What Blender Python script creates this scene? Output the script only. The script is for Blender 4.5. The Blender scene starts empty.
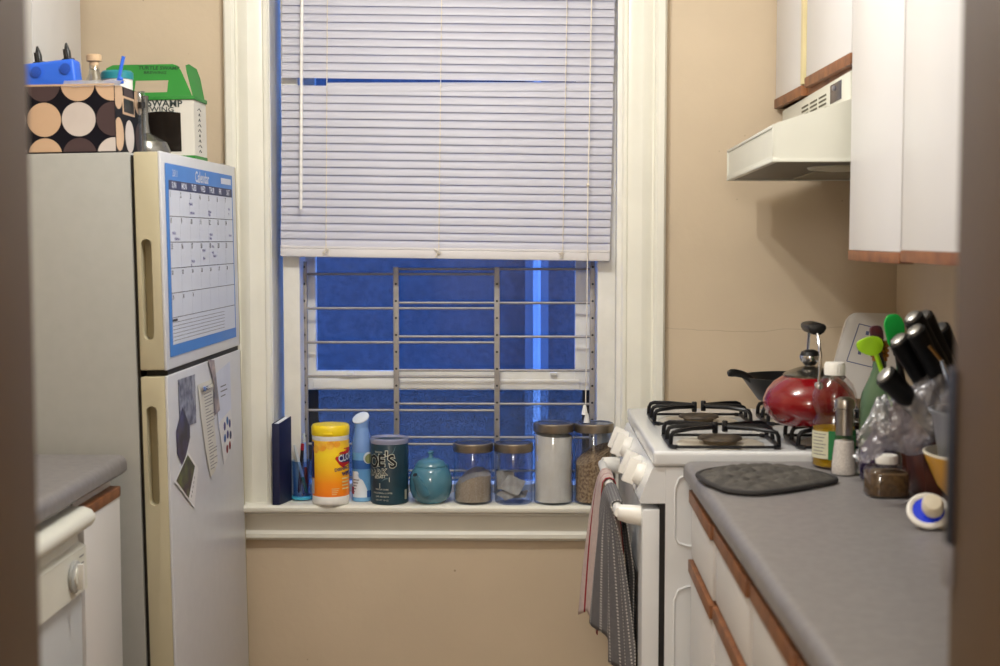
import bpy, bmesh, math, random
from mathutils import Vector, Matrix, noise
random.seed(7)
PI = math.pi
SC = bpy.context.scene
C = SC.collection

# ------------------------------------------------------------------ camera
cam_d = bpy.data.cameras.new('camera'); cam = bpy.data.objects.new('camera', cam_d); C.objects.link(cam)
cam_d.sensor_width = 36.0; cam_d.sensor_fit = 'HORIZONTAL'; cam_d.lens = 1420 * 36 / 1000.0
cam_d.clip_start = 0.02
right = Vector((0.99988057, 0.01545435, 0.0)); fwd = Vector((-0.01541767, 0.99750786, -0.06885031)); up = right.cross(fwd)
M = Matrix.Identity(4)
for i, v in enumerate((right, up, -fwd)):
    for j in range(3): M[j][i] = v[j]
M.translation = Vector((0, 0, 1.38))
cam.matrix_world = M
cam_d.dof.use_dof = True; cam_d.dof.focus_distance = 3.72; cam_d.dof.aperture_fstop = 4.4
SC.camera = cam

# ------------------------------------------------------------------ colour management, world, lights
SC.view_settings.view_transform = 'Standard'; SC.view_settings.look = 'None'
SC.view_settings.gamma = 1.0; SC.view_settings.exposure = 0.2
SC.view_settings.use_curve_mapping = False
w = bpy.data.worlds.new('dusk_sky'); SC.world = w; w.use_nodes = True
bg = w.node_tree.nodes['Background']; bg.inputs[0].default_value = (0.15, 0.34, 1.0, 1); bg.inputs[1].default_value = 10.5

def point(name, loc, power, col, rad):
    l = bpy.data.lights.new(name, 'POINT'); l.energy = power; l.color = col; l.shadow_soft_size = rad
    o = bpy.data.objects.new(name, l); o.location = loc; C.objects.link(o); return o
point('hall_bulb_light', (-0.25, -1.0, 2.1), 68, (1.0, 0.97, 0.92), 0.22)
LC = (1.0, 0.985, 0.955)
point('ceiling_bulb_light', (-0.30, 2.46, 2.28), 21.5, LC, 0.035)
point('ceiling_bulb_light', (-0.09, 2.46, 2.28), 21.5, LC, 0.035)

# ------------------------------------------------------------------ materials
def lin(c):
    c = c / 255.0
    return c / 12.92 if c <= 0.04045 else ((c + 0.055) / 1.055) ** 2.4
def col(r, g, b): return (lin(r), lin(g), lin(b), 1)
MATS = {}
def mat(name, rgb, rough=0.5, metal=0.0, vary=0.05, scale=12, bump=0.0, bscale=60, coat=0.0, rgb2=None, trans=0.0, detail=3, spec=0.5):
    if name in MATS: return MATS[name]
    m = bpy.data.materials.new(name); m.use_nodes = True; nt = m.node_tree; N = nt.nodes; L = nt.links
    b = N['Principled BSDF']; b.inputs['Roughness'].default_value = rough; b.inputs['Metallic'].default_value = metal
    b.inputs['Coat Weight'].default_value = coat; b.inputs['Specular IOR Level'].default_value = spec
    tc = N.new('ShaderNodeTexCoord'); nz = N.new('ShaderNodeTexNoise')
    nz.inputs['Scale'].default_value = scale; nz.inputs['Detail'].default_value = detail
    L.new(tc.outputs['Object'], nz.inputs['Vector'])
    cr = N.new('ShaderNodeValToRGB'); c1 = col(*rgb); c2 = col(*rgb2) if rgb2 else tuple(x * (1 - vary) for x in c1[:3]) + (1,)
    c3 = c1 if rgb2 else tuple(min(1, x * (1 + vary)) for x in c1[:3]) + (1,)
    cr.color_ramp.elements[0].position = 0.35; cr.color_ramp.elements[0].color = c2
    cr.color_ramp.elements[1].position = 0.65; cr.color_ramp.elements[1].color = c3
    L.new(nz.outputs['Fac'], cr.inputs['Fac']); L.new(cr.outputs['Color'], b.inputs['Base Color'])
    if bump:
        n2 = N.new('ShaderNodeTexNoise'); n2.inputs['Scale'].default_value = bscale; n2.inputs['Detail'].default_value = 4
        L.new(tc.outputs['Object'], n2.inputs['Vector'])
        bp = N.new('ShaderNodeBump'); bp.inputs['Strength'].default_value = bump; bp.inputs['Distance'].default_value = 0.004
        L.new(n2.outputs['Fac'], bp.inputs['Height']); L.new(bp.outputs['Normal'], b.inputs['Normal'])
    if trans:
        out = N['Material Output']; t = N.new('ShaderNodeBsdfTranslucent'); L.new(cr.outputs['Color'], t.inputs['Color'])
        mx = N.new('ShaderNodeMixShader'); mx.inputs[0].default_value = trans
        L.new(b.outputs[0], mx.inputs[1]); L.new(t.outputs[0], mx.inputs[2]); L.new(mx.outputs[0], out.inputs['Surface'])
    MATS[name] = m; return m
def glass(name, tint=(235, 240, 240), rough=0.03, edge=0.5, bump=0.0, bscale=30, milky=0.0, mrgb=(220, 220, 225), facing=0.06, power=2.0):
    """thin-walled glass or clear plastic: transparent, with reflections that grow towards grazing view"""
    if name in MATS: return MATS[name]
    m = bpy.data.materials.new(name); m.use_nodes = True; nt = m.node_tree; N = nt.nodes; L = nt.links
    N.remove(N['Principled BSDF']); out = N['Material Output']
    tr = N.new('ShaderNodeBsdfTransparent'); tr.inputs[0].default_value = col(*tint)
    gl = N.new('ShaderNodeBsdfGlossy'); gl.inputs['Roughness'].default_value = rough
    lw = N.new('ShaderNodeLayerWeight'); lw.inputs['Blend'].default_value = 0.35
    mr = N.new('ShaderNodeMapRange'); mr.inputs['To Min'].default_value = facing; mr.inputs['To Max'].default_value = edge
    pw = N.new('ShaderNodeMath'); pw.operation = 'POWER'; pw.inputs[1].default_value = power
    L.new(lw.outputs['Facing'], pw.inputs[0]); L.new(pw.outputs[0], mr.inputs['Value'])
    mx = N.new('ShaderNodeMixShader'); L.new(mr.outputs[0], mx.inputs[0]); L.new(tr.outputs[0], mx.inputs[1]); L.new(gl.outputs[0], mx.inputs[2])
    last = mx
    if milky:
        df = N.new('ShaderNodeBsdfPrincipled'); df.inputs['Base Color'].default_value = col(*mrgb); df.inputs['Roughness'].default_value = 0.35
        m2 = N.new('ShaderNodeMixShader'); m2.inputs[0].default_value = milky
        L.new(mx.outputs[0], m2.inputs[1]); L.new(df.outputs[0], m2.inputs[2]); last = m2
    if bump:
        tc = N.new('ShaderNodeTexCoord'); nz = N.new('ShaderNodeTexNoise'); nz.inputs['Scale'].default_value = bscale
        L.new(tc.outputs['Object'], nz.inputs['Vector']); bp = N.new('ShaderNodeBump'); bp.inputs['Strength'].default_value = bump
        bp.inputs['Distance'].default_value = 0.01
        L.new(nz.outputs['Fac'], bp.inputs['Height']); L.new(bp.outputs['Normal'], gl.inputs['Normal']); L.new(bp.outputs['Normal'], lw.inputs['Normal'])
    L.new(last.outputs[0], out.inputs['Surface']); MATS[name] = m; return m

def wall_paint():
    m = mat('beige_wall_paint', (204, 186, 160), 0.55, vary=0.035, scale=3.5, bump=0.28, bscale=26)
    nt = m.node_tree; N = nt.nodes; L = nt.links; b = N['Principled BSDF']
    src = b.inputs['Base Color'].links[0].from_socket
    tc = next(n for n in N if n.type == 'TEX_COORD')
    # small chips and specks of dirt
    vo = N.new('ShaderNodeTexVoronoi'); vo.inputs['Scale'].default_value = 13.0; L.new(tc.outputs['Object'], vo.inputs['Vector'])
    mr = N.new('ShaderNodeMapRange'); mr.inputs['From Min'].default_value = 0.03; mr.inputs['From Max'].default_value = 0.05
    mr.inputs['To Min'].default_value = 0.55; mr.inputs['To Max'].default_value = 0.0
    L.new(vo.outputs['Distance'], mr.inputs['Value'])
    mx = N.new('ShaderNodeMix'); mx.data_type = 'RGBA'
    L.new(mr.outputs[0], mx.inputs['Factor']); L.new(src, mx.inputs[6]); mx.inputs[7].default_value = col(120, 95, 70)
    # hairline crack running across the plaster
    sp = N.new('ShaderNodeSeparateXYZ'); L.new(tc.outputs['Object'], sp.inputs[0])
    n3 = N.new('ShaderNodeTexNoise'); n3.inputs['Scale'].default_value = 2.2; n3.inputs['Detail'].default_value = 5; L.new(tc.outputs['Object'], n3.inputs['Vector'])
    def mth(op, a, c):
        q = N.new('ShaderNodeMath'); q.operation = op
        for i_, v in enumerate((a, c)):
            if v is None: continue
            if isinstance(v, float): q.inputs[i_].default_value = v
            else: L.new(v, q.inputs[i_])
        return q.outputs[0]
    h = mth('ADD', mth('MULTIPLY', n3.outputs['Fac'], 0.10), 1.072)
    dd = mth('ABSOLUTE', mth('SUBTRACT', sp.outputs[2], h), None)
    ck = mth('MULTIPLY', mth('LESS_THAN', dd, 0.0009), 0.28)
    m2 = N.new('ShaderNodeMix'); m2.data_type = 'RGBA'; L.new(ck, m2.inputs['Factor']); L.new(mx.outputs[2], m2.inputs[6]); m2.inputs[7].default_value = col(110, 88, 66)
    L.new(m2.outputs[2], b.inputs['Base Color'])
    return m
WALL = wall_paint()
TRIM = mat('cream_gloss_trim_paint', (228, 226, 214), 0.35, vary=0.03, scale=7, bump=0.12, bscale=25)
JAMB = mat('white_window_paint', (228, 226, 218), 0.4, vary=0.04, scale=15, bump=0.2, bscale=45)
WHITE_LAM = mat('white_laminate', (216, 214, 213), 0.35, vary=0.015, scale=4)
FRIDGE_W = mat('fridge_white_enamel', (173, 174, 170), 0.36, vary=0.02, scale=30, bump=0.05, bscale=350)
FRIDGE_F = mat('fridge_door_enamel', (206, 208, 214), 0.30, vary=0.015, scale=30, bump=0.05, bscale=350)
FRIDGE_B = mat('aged_beige_plastic', (192, 184, 156), 0.45, vary=0.03, scale=10)
STOVE_W = mat('white_stove_enamel', (218, 220, 222), 0.22, vary=0.015, scale=9, coat=0.3)
COUNTER = mat('grey_speckled_laminate', (128, 125, 126), 0.42, rgb2=(119, 116, 117), scale=60, detail=6)
WOOD = mat('brown_oak_rail', (144, 92, 54), 0.5, rgb2=(112, 68, 38), scale=25, detail=6)
DARKGAP = mat('dark_gasket_rubber', (40, 38, 36), 0.7)
BLACK = mat('black_plastic', (14, 14, 16), 0.4)
IRON = mat('black_enamelled_iron', (12, 13, 18), 0.36, spec=.35, vary=0.2, scale=40)
STEEL = mat('brushed_steel', (176, 172, 166), 0.3, metal=1.0, vary=0.08, scale=60)
CHROME = mat('chrome', (215, 215, 218), 0.12, metal=1.0, vary=0.02)
GUARD = mat('galvanised_guard_steel', (150, 145, 140), 0.5, metal=0.35, vary=0.12, scale=30)
PAPER = mat('white_paper', (226, 226, 228), 0.6, vary=0.02)
INK = mat('dark_ink', (40, 40, 48), 0.6)
FLOORM = mat('brown_vinyl_floor', (140, 114, 90), 0.45, rgb2=(118, 94, 72), scale=8)
CEIL = mat('white_ceiling_paint', (206, 200, 186), 0.7)

# ------------------------------------------------------------------ mesh builder
class MB:
    def __init__(s, *mats):
        s.bm = bmesh.new(); s.mats = list(mats)
    def mi(s, m):
        if m is None: return 0
        if m not in s.mats: s.mats.append(m)
        return s.mats.index(m)
    def add(s, vs, fs, m=None, fn=None):
        k = s.mi(m); bv = [s.bm.verts.new(fn(Vector(v)) if fn else v) for v in vs]
        for f in fs:
            try: fc = s.bm.faces.new([bv[i] for i in f]); fc.material_index = k; fc.smooth = True
            except ValueError: pass
        return s
    def merge(s, b2, m=None, fn=None):
        b2.verts.ensure_lookup_table()
        b2.verts.index_update()
        s.add([v.co.copy() for v in b2.verts], [[v.index for v in f.verts] for f in b2.faces], m, fn); b2.free(); return s
    def box(s, x0, x1, y0, y1, z0, z1, m=None, bev=0.0, seg=2, fn=None):
        b = bmesh.new(); bmesh.ops.create_cube(b, size=1)
        for v in b.verts:
            v.co = Vector(((x0 + x1) / 2 + v.co.x * (x1 - x0), (y0 + y1) / 2 + v.co.y * (y1 - y0), (z0 + z1) / 2 + v.co.z * (z1 - z0)))
        if bev: bmesh.ops.bevel(b, geom=list(b.edges), offset=bev, segments=seg, profile=0.6, affect='EDGES')
        return s.merge(b, m, fn)
    def lathe(s, prof, cx=0, cy=0, m=None, seg=40, fn=None, close=True, sx=1, sy=1):
        vs = []; fs = []; n = len(prof)
        for r, z in prof:
            for k in range(seg):
                a = 2 * PI * k / seg; vs.append((cx + sx * r * math.sin(a), cy - sy * r * math.cos(a), z))
        for i in range(n - 1):
            for k in range(seg):
                a = i * seg + k; b = i * seg + (k + 1) % seg
                fs.append((a, b, b + seg, a + seg))
        if close:
            if prof[0][0] > 1e-5: fs.append(tuple(range(seg))[::-1])
            if prof[-1][0] > 1e-5: fs.append(tuple((n - 1) * seg + k for k in range(seg)))
        return s.add(vs, fs, m, fn)
    def tube(s, pts, r, m=None, seg=10, closed=False, fn=None, flat=1.0):
        pts = [Vector(p) for p in pts]; n = len(pts); rs = r if isinstance(r, (list, tuple)) else [r] * n
        vs = []; fs = []; prev = None
        for i, p in enumerate(pts):
            if closed: t = (pts[(i + 1) % n] - pts[i - 1]).normalized()
            else: t = (pts[min(i + 1, n - 1)] - pts[max(i - 1, 0)]).normalized()
            if prev is None:
                a = Vector((0, 0, 1)) if abs(t.z) < 0.9 else Vector((1, 0, 0)); u = t.cross(a).normalized()
            else: u = (prev - t * prev.dot(t)).normalized()
            prev = u; v = t.cross(u)
            for k in range(seg):
                an = 2 * PI * k / seg; vs.append(p + (u * math.cos(an) + v * math.sin(an) * flat) * rs[i])
        rng = n if closed else n - 1
        for i in range(rng):
            j = (i + 1) % n
            for k in range(seg):
                k2 = (k + 1) % seg; fs.append((i * seg + k, i * seg + k2, j * seg + k2, j * seg + k))
        if not closed: fs.append(tuple(range(seg))[::-1]); fs.append(tuple((n - 1) * seg + k for k in range(seg)))
        return s.add(vs, fs, m, fn)
    def prism(s, outline, d0, d1, m=None, fn=None, bev=0.0):
        """outline in (u,v); extruded along w from d0 to d1; fn maps (u,v,w) to the place"""
        b = bmesh.new(); lo = [b.verts.new((u, v, d0)) for u, v in outline]; hi = [b.verts.new((u, v, d1)) for u, v in outline]
        n = len(outline)
        b.faces.new(lo[::-1]); b.faces.new(hi)
        for i in range(n): b.faces.new((lo[i], lo[(i + 1) % n], hi[(i + 1) % n], hi[i]))
        if bev: bmesh.ops.bevel(b, geom=[e for e in b.edges], offset=bev, segments=2, profile=0.6, affect='EDGES')
        return s.merge(b, m, fn)
    def grid(s, nu, nv, f, m=None, wrap=False):
        vs = [f(i / (nu - 1), j / (nv - 1)) for j in range(nv) for i in range(nu)]
        fs = [(j * nu + i, j * nu + i + 1, (j + 1) * nu + i + 1, (j + 1) * nu + i) for j in range(nv - 1) for i in range(nu - 1)]
        return s.add(vs, fs, m)
    def text(s, body, size, fn, m=None, align='CENTER', bold=0.0, sx=1.0):
        cu = bpy.data.curves.new('lettering', 'FONT'); cu.body = body; cu.size = size; cu.align_x = align; cu.align_y = 'CENTER'; cu.offset = bold
        cu.resolution_u = 2
        o = bpy.data.objects.new('lettering', cu); C.objects.link(o)
        dg = bpy.context.evaluated_depsgraph_get(); me = bpy.data.meshes.new_from_object(o.evaluated_get(dg))
        s.add([Vector((v.co.x * sx, v.co.y, 0)) for v in me.vertices], [list(p.vertices) for p in me.polygons], m, fn)
        bpy.data.objects.remove(o); bpy.data.curves.remove(cu); bpy.data.meshes.remove(me); return s

def wrap(cx, cy, R, z, a0=0.0, rot=0.0):
    """(u,v) on a label -> point on a cylinder, a0 = angle in degrees to the right of the side that faces the room"""
    cr, sr = math.cos(rot), math.sin(rot)
    def f(p):
        u = p.x * cr - p.y * sr; v = p.x * sr + p.y * cr
        a = math.radians(a0) + u / R; rr = R + p.z
        return Vector((cx + rr * math.sin(a), cy - rr * math.cos(a), z + v))
    return f

def fix(me, ang=38):
    bm = bmesh.new(); bm.from_mesh(me); bmesh.ops.recalc_face_normals(bm, faces=bm.faces); bm.to_mesh(me); bm.free()
    me.set_sharp_from_angle(angle=math.radians(ang))
def tag(o, label=None, cat=None, group=None, kind=None):
    if label: o['label'] = label
    if cat: o['category'] = cat
    if group: o['group'] = group
    if kind: o['kind'] = kind
    return o
def thing(name, label, cat, loc=(0, 0, 0), rot=(0, 0, 0), group=None):
    o = bpy.data.objects.new(name, None); C.objects.link(o); o.location = loc; o.rotation_euler = rot
    o.empty_display_size = 0.05
    return tag(o, label, cat, group)
def pmat(o): return Matrix.LocRotScale(o.location, o.rotation_euler, o.scale)
def wmat(o): return (wmat(o.parent) @ pmat(o)) if o.parent else pmat(o)
def obj(name, mb, parent=None, local=False, label=None, origin=None, recalc=True, ang=38):
    me = bpy.data.meshes.new(name)
    if parent is not None and not local: mb.bm.transform(wmat(parent).inverted())
    mb.bm.to_mesh(me); mb.bm.free()
    for m in mb.mats: me.materials.append(m)
    if recalc: fix(me, ang)
    else: me.set_sharp_from_angle(angle=math.radians(ang))
    o = bpy.data.objects.new(name, me); C.objects.link(o)
    if parent is not None: o.parent = parent
    elif not local:
        xs = [v.co for v in me.vertices]
        c = Vector(origin) if origin else Vector(((min(v.x for v in xs) + max(v.x for v in xs)) / 2, (min(v.y for v in xs) + max(v.y for v in xs)) / 2, min(v.z for v in xs)))
        me.transform(Matrix.Translation(-c)); o.location = c
    if label: o['label'] = label
    return o
def struct(name, mb, parent=None, label=None):
    o = obj(name, mb, parent)
    if parent is None: o['kind'] = 'structure'
    if label: o['label'] = label
    return o
def copy_tree(o, parent=None):
    c = o.copy(); C.objects.link(c)
    if parent is not None: c.parent = parent
    for ch in list(o.children): copy_tree(ch, c)
    return c
def cut(o, mb_c):
    """carve a pocket out of a part"""
    me = bpy.data.meshes.new('pocket'); mb_c.bm.to_mesh(me); mb_c.bm.free(); fix(me)
    c = bpy.data.objects.new('pocket', me); C.objects.link(c); c.matrix_world = o.matrix_world if o.parent is None else Matrix.Identity(4)
    old = o.parent, o.location.copy(); o.parent = None; o.location = (0, 0, 0)
    md = o.modifiers.new('pocket', 'BOOLEAN'); md.operation = 'DIFFERENCE'; md.object = c; md.solver = 'EXACT'
    c.location = (0, 0, 0)
    bpy.context.view_layer.update()
    nm = bpy.data.meshes.new_from_object(o.evaluated_get(bpy.context.evaluated_depsgraph_get()))
    o.modifiers.clear(); o.data = nm; nm.set_sharp_from_angle(angle=math.radians(38))
    o.parent, o.location = old[0], old[1]
    bpy.data.objects.remove(c)
def clip_poly(pts, x0, x1, y0, y1):
    def cl(ps, ins, inter):
        out = []
        for i in range(len(ps)):
            a, b = ps[i - 1], ps[i]
            if ins(b):
                if not ins(a): out.append(inter(a, b))
                out.append(b)
            elif ins(a): out.append(inter(a, b))
        return out
    for ax, lim, sg in ((0, x0, 1), (0, x1, -1), (1, y0, 1), (1, y1, -1)):
        def ins(p): return (p[ax] - lim) * sg >= 0
        def inter(a, b):
            t = (lim - a[ax]) / (b[ax] - a[ax]); return tuple(a[k] + (b[k] - a[k]) * t for k in (0, 1))
        if pts: pts = cl(pts, ins, inter)
    return pts

# ================================================================== THE ROOM
WY = 3.76                       # face of the window wall
OX0, OX1, OZ0, OZ1 = -0.665, 0.262, 0.65, 2.30
XL, XR, CZ = -1.475, 0.988, 2.56
b = MB(WALL)
b.box(XL - .1, OX0, WY, WY + .2, 0, CZ); b.box(OX1, XR + .1, WY, WY + .2, 0, CZ)
b.box(OX0, OX1, WY, WY + .2, 0, OZ0); b.box(OX0, OX1, WY, WY + .2, OZ1, CZ)
struct('wall_back', b)
b = MB(WALL); b.box(XL - .1, XL, 1.05, WY, 0, CZ); struct('wall_left', b)
b = MB(WALL); b.box(XR, XR + .1, 1.05, WY, 0, CZ); struct('wall_right', b)
b = MB(FLOORM); b.box(XL - .1, XR + .1, -1.6, WY + .2, -.1, 0); struct('floor', b)
b = MB(CEIL); b.box(XL - .1, XR + .1, -1.6, WY + .2, CZ, CZ + .1); struct('ceiling', b)
# wall the camera looks through, with its doorway
JX0, JX1 = -0.4155, 0.3650
b = MB(WALL); b.box(XL, JX0 - .02, 1.06, 1.18, 0, CZ); b.box(JX1 + .02, XR, 1.06, 1.18, 0, CZ); b.box(JX0 - .02, JX1 + .02, 1.06, 1.18, 2.12, CZ)
struct('wall_front', b)
JP = mat('taupe_door_paint', (90, 71, 50), 0.5, vary=0.03, scale=5, bump=0.1, bscale=20)
b = MB(JP)
b.box(JX0 - .02, JX0, 1.04, 1.20, 0, 2.12, bev=.002); b.box(JX1, JX1 + .02, 1.04, 1.20, 0, 2.12, bev=.002); b.box(JX0, JX1, 1.04, 1.20, 2.10, 2.12)
b.box(JX0 - .10, JX0 - .004, 1.18, 1.205, 0, 2.2, bev=.004); b.box(JX1 + .004, JX1 + .10, 1.18, 1.205, 0, 2.2, bev=.004)
dj = struct('door_1', b)
b = MB(mat('dark_latch_steel', (52, 56, 70), 0.4, metal=0.6), mat('pale_latch_steel', (150, 150, 158), 0.4, metal=0.5))
b.box(JX1 - .0045, JX1, 1.190, 1.204, 1.118, 1.268, bev=.001)
b.box(JX1 - .0055, JX1, 1.190, 1.204, 1.082, 1.118, m=b.mats[1], bev=.0015)
obj('strike_plate', b, dj, label='dark steel strike plate')
# hall behind the camera
b = MB(WALL); b.box(-1.3, -1.2, -1.6, 1.06, 0, CZ); b.box(1.1, 1.2, -1.6, 1.06, 0, CZ); b.box(-1.3, 1.2, -1.7, -1.6, 0, CZ)
struct('wall_hall', b)

# ------------------------------------------------------------------ window
win = MB(JAMB)
win.box(OX0 - .0, OX0 + .002, WY + .0, WY + .2, OZ0, OZ1); win.box(OX1 - .012, OX1, WY, WY + .2, OZ0, OZ1); win.box(OX0, OX1, WY, WY + .2, OZ1 - .012, OZ1)
win = struct('window_1', win)
# profiled casing
def casing(x_in, x_out, z0, z1, sgn):
    b = MB(TRIM); W = abs(x_out - x_in)
    prof = [(0, 0), (0, .010), (.004, .014), (.012, .014), (.016, .010), (.026, .012), (.038, .020), (.052, .026), (.066, .024), (.078, .018), (.083, .018), (.085, .030), (.092, .036), (.108, .036), (.113, .030), (W, 0)]
    vs = []; fs = []
    for z in (z0, z1):
        for u, d in prof: vs.append((x_in + sgn * u, WY - d, z))
    n = len(prof)
    for i in range(n - 1): fs.append((i, i + 1, n + i + 1, n + i))
    fs.append(tuple(range(n))); fs.append(tuple(range(n, 2 * n))[::-1])
    return b.add(vs, fs)
obj('casing', casing(OX0, -0.782, .668, 2.42, -1), win, ang=25)
obj('casing', casing(OX1, .379, .668, 2.42, 1), win, ang=25)
b = MB(TRIM); b.box(-.79, .387, WY - .03, WY, OZ1, OZ1 + .12, bev=.006); obj('casing', b, win)
b = MB(TRIM)
pr = [(3.695 + .006 * (1 - math.cos(a)) * 1.0, .659 - .009 * math.sin(a)) for a in []]
prof = [(WY + .20, .668), (3.708, .668), (3.700, .6665), (3.6955, .662), (3.695, .656), (3.698, .650), (3.706, .647), (WY + .20, .647)]
b.prism(prof, -.80, .40, fn=lambda p: Vector((p.z, p.x, p.y))); obj('sill', b, win)
b = MB(TRIM)
prof = [(WY, .648), (WY - .034, .648), (WY - .036, .640), (WY - .026, .632), (WY - .020, .610), (WY - .020, .592), (WY - .026, .584), (WY - .026, .574), (WY - .018, .566), (WY, .563)]
b.prism(prof, -.785, .385, fn=lambda p: Vector((p.z, p.x, p.y))); obj('apron', b, win, ang=25)
# side stops
for x0, x1 in ((-.641, -.596), (.2015, OX1 - .012)):
    b = MB(JAMB); b.box(x0, x1, 3.80, 3.905, .668, OZ1, bev=.003); obj('stop', b, win)
b = MB(JAMB); b.box(-.66, .25, 3.90, 3.96, .668, .69, bev=.003); obj('stop', b, win)
# raised lower sash
sash = MB(JAMB); SY = 3.94
sash.box(-.573, .1485, SY - .0175, SY + .0175, .950, 1.003, bev=.004); sash.box(-.573, .1485, SY - .0175, SY + .018, 1.74, 1.78, bev=.004)
sash.box(-.62, -.5716, SY - .018, SY + .018, .950, 1.78, bev=.004); sash.box(.147, .2, SY - .018, SY + .018, .950, 1.78, bev=.004)
sash.box(-.58, .16, SY - .022, SY - .016, .952, .980, bev=.003)
sh = obj('sash', sash, win)
GL = glass('dusty_window_glass', (222, 228, 236), 0.12, edge=0.35, facing=0.03)
b = MB(GL); b.box(-.575, .15, SY - .002, SY + .002, .998, 1.745); obj('pane', b, sh)
b = MB(JAMB)
for px in (-.476, .088): b.box(px - .009, px + .009, SY - .032, SY - .016, .993, 1.001, bev=.002)
b.box(-.505, -.45, SY - .022, SY - .016, .984, .988); obj('sash_lift', b, sh)
# upper sash
b = MB(JAMB); UY = 3.975
b.box(-.622, .252, UY - .014, UY + .014, 1.70, 1.74); b.box(-.622, -.575, UY - .014, UY + .014, 1.74, 2.29); b.box(.15, .252, UY - .014, UY + .014, 1.74, 2.29); b.box(-.622, .252, UY - .014, UY + .014, 2.25, 2.29)
us = obj('sash', b, win)
b = MB(GL); b.box(-.58, .155, UY - .002, UY + .002, 1.735, 2.255); obj('pane', b, us)
# insect screen under the raised sash
sm = bpy.data.materials.new('insect_mesh'); sm.use_nodes = True; N = sm.node_tree.nodes; L = sm.node_tree.links
tc = N.new('ShaderNodeTexCoord'); nz = N.new('ShaderNodeTexNoise'); nz.inputs['Scale'].default_value = 330; nz.inputs['Detail'].default_value = 2
L.new(tc.outputs['Object'], nz.inputs['Vector'])
mr = N.new('ShaderNodeMapRange'); mr.inputs['From Min'].default_value = .45; mr.inputs['From Max'].default_value = .62; mr.inputs['To Min'].default_value = .12; mr.inputs['To Max'].default_value = .75
L.new(nz.outputs['Fac'], mr.inputs['Value'])
tr = N.new('ShaderNodeBsdfTransparent'); mx = N.new('ShaderNodeMixShader'); N['Principled BSDF'].inputs['Base Color'].default_value = col(66, 72, 84)
L.new(mr.outputs[0], mx.inputs[0]); L.new(tr.outputs[0], mx.inputs[1]); L.new(N['Principled BSDF'].outputs[0], mx.inputs[2]); L.new(mx.outputs[0], N['Material Output'].inputs['Surface'])
b = MB(sm); b.box(-.60, .20, 3.982, 3.984, .69, .955); obj('insect_screen', b, win, label='fine dark insect mesh')
b = MB(DARKGAP); b.box(-.618, -.575, 3.975, 3.99, .69, .955); b.box(.17, .252, 3.975, 3.99, .69, .955); obj('screen_frame', b, win)

# outside: the wall across the light well and its drainpipe
STUC = mat('weathered_outdoor_render', (54, 60, 68), 0.85, rgb2=(36, 41, 49), scale=55, bump=0.5, bscale=60, detail=8)
b = MB(STUC); b.box(-4, 4, 5.3, 5.5, -2, 6); struct('wall_outside', b)
b = MB(mat('concrete_yard', (90, 88, 86), .9)); b.box(-4, 4, WY + .2, 5.3, -2.1, -2); struct('floor_outside', b)
dp = thing('drainpipe', 'pale vertical drainpipe on the wall outside the window', 'drainpipe', (.055, 5.22, -2))
PIPE = mat('pale_pipe_paint', (134, 144, 152), 0.4)
b = MB(PIPE); b.tube([(.055, 5.22, -2), (.055, 5.22, 6)], .014, seg=20); obj('pipe', b, dp)
b = MB(mat('pipe_backing_board', (82, 92, 104), 0.7)); b.box(.012, .098, 5.245, 5.3, -2, 6); obj('backing_board', b, dp)

# ------------------------------------------------------------------ window guard
g = thing('window_guard', 'grey steel window guard of thin horizontal bars behind the sill clutter', 'window guard', (-.2, 3.875, .668))
GY = 3.872
UP = [-.5945, -.3438, -.068, .1925]
for i, x in enumerate(UP):
    top = 1.293 if i in (1, 2) else 1.308
    b = MB(GUARD, BLACK); b.box(x - .0075, x + .0075, GY - .006, GY + .006, .668, top, bev=.001)
    z = .69
    while z < top:
        b.lathe([(.0032, 0), (.0032, .0006)], m=BLACK, seg=10, fn=lambda p, x=x, z=z: Vector((x + p.x, GY - .0061 - p.z * .5, z + p.y)))
        z += .0464
    obj('upright', b, g)
for k in range(7):
    z = 1.2736 - k * .0935
    if z > .68:
        b = MB(GUARD); b.tube([(UP[0], GY, z), (UP[2], GY, z)], .0036, seg=8); obj('bar', b, g)
for k in range(7):
    z = 1.2875 - k * .0925
    b = MB(GUARD); b.tube([(UP[1], GY + .002, z), (UP[3], GY + .002, z)], .0036, seg=8); obj('bar', b, g)

# ------------------------------------------------------------------ venetian blind
BL = mat('white_blind_vinyl', (205, 205, 216), 0.45, vary=0.015, scale=6, trans=0.22)
bl = thing('venetian_blind', 'white venetian blind lowered over the upper window with one slat missing at its left end', 'window blind', (-.198, 3.772, 1.32))
def slat(mb, x0, x1, zc, dz0=0.0, tilt=1.22):
    vs = []; fs = []; n = 6; nx = 24; Wd = .0255
    for side in (0, 1):
        for i in range(nx + 1):
            t = i / nx; x = x0 + (x1 - x0) * t
            for j in range(n):
                s = j / (n - 1) - .5
                a = Wd * s; c = .0030 * (1 - 4 * s * s) + side * .0004
                y = a * math.cos(tilt) - c * math.sin(tilt); z = a * math.sin(tilt) + c * math.cos(tilt)
                vs.append((x, 3.772 + y, zc + z + dz0 * (1 - t)))
    off = (nx + 1) * n
    for i in range(nx):
        for j in range(n - 1):
            a = i * n + j; fs.append((a, a + 1, a + n + 1, a + n)); a += off; fs.append((a, a + n, a + n + 1, a + 1))
    return mb.add(vs, fs)
b = MB(BL); zc = 1.3555; k = 0
while zc < 2.26:
    row = k
    if abs(zc - 1.779) < .0105: slat(b, -.514, .237, zc - .0015, -.0115)
    else:
        slat(b, -.6349 + random.uniform(-.0008, .0008), .238 + random.uniform(-.0008, .0008), zc + random.uniform(-.0006, .0006))
    zc += .02105; k += 1
o = obj('slats', b, bl)
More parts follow.
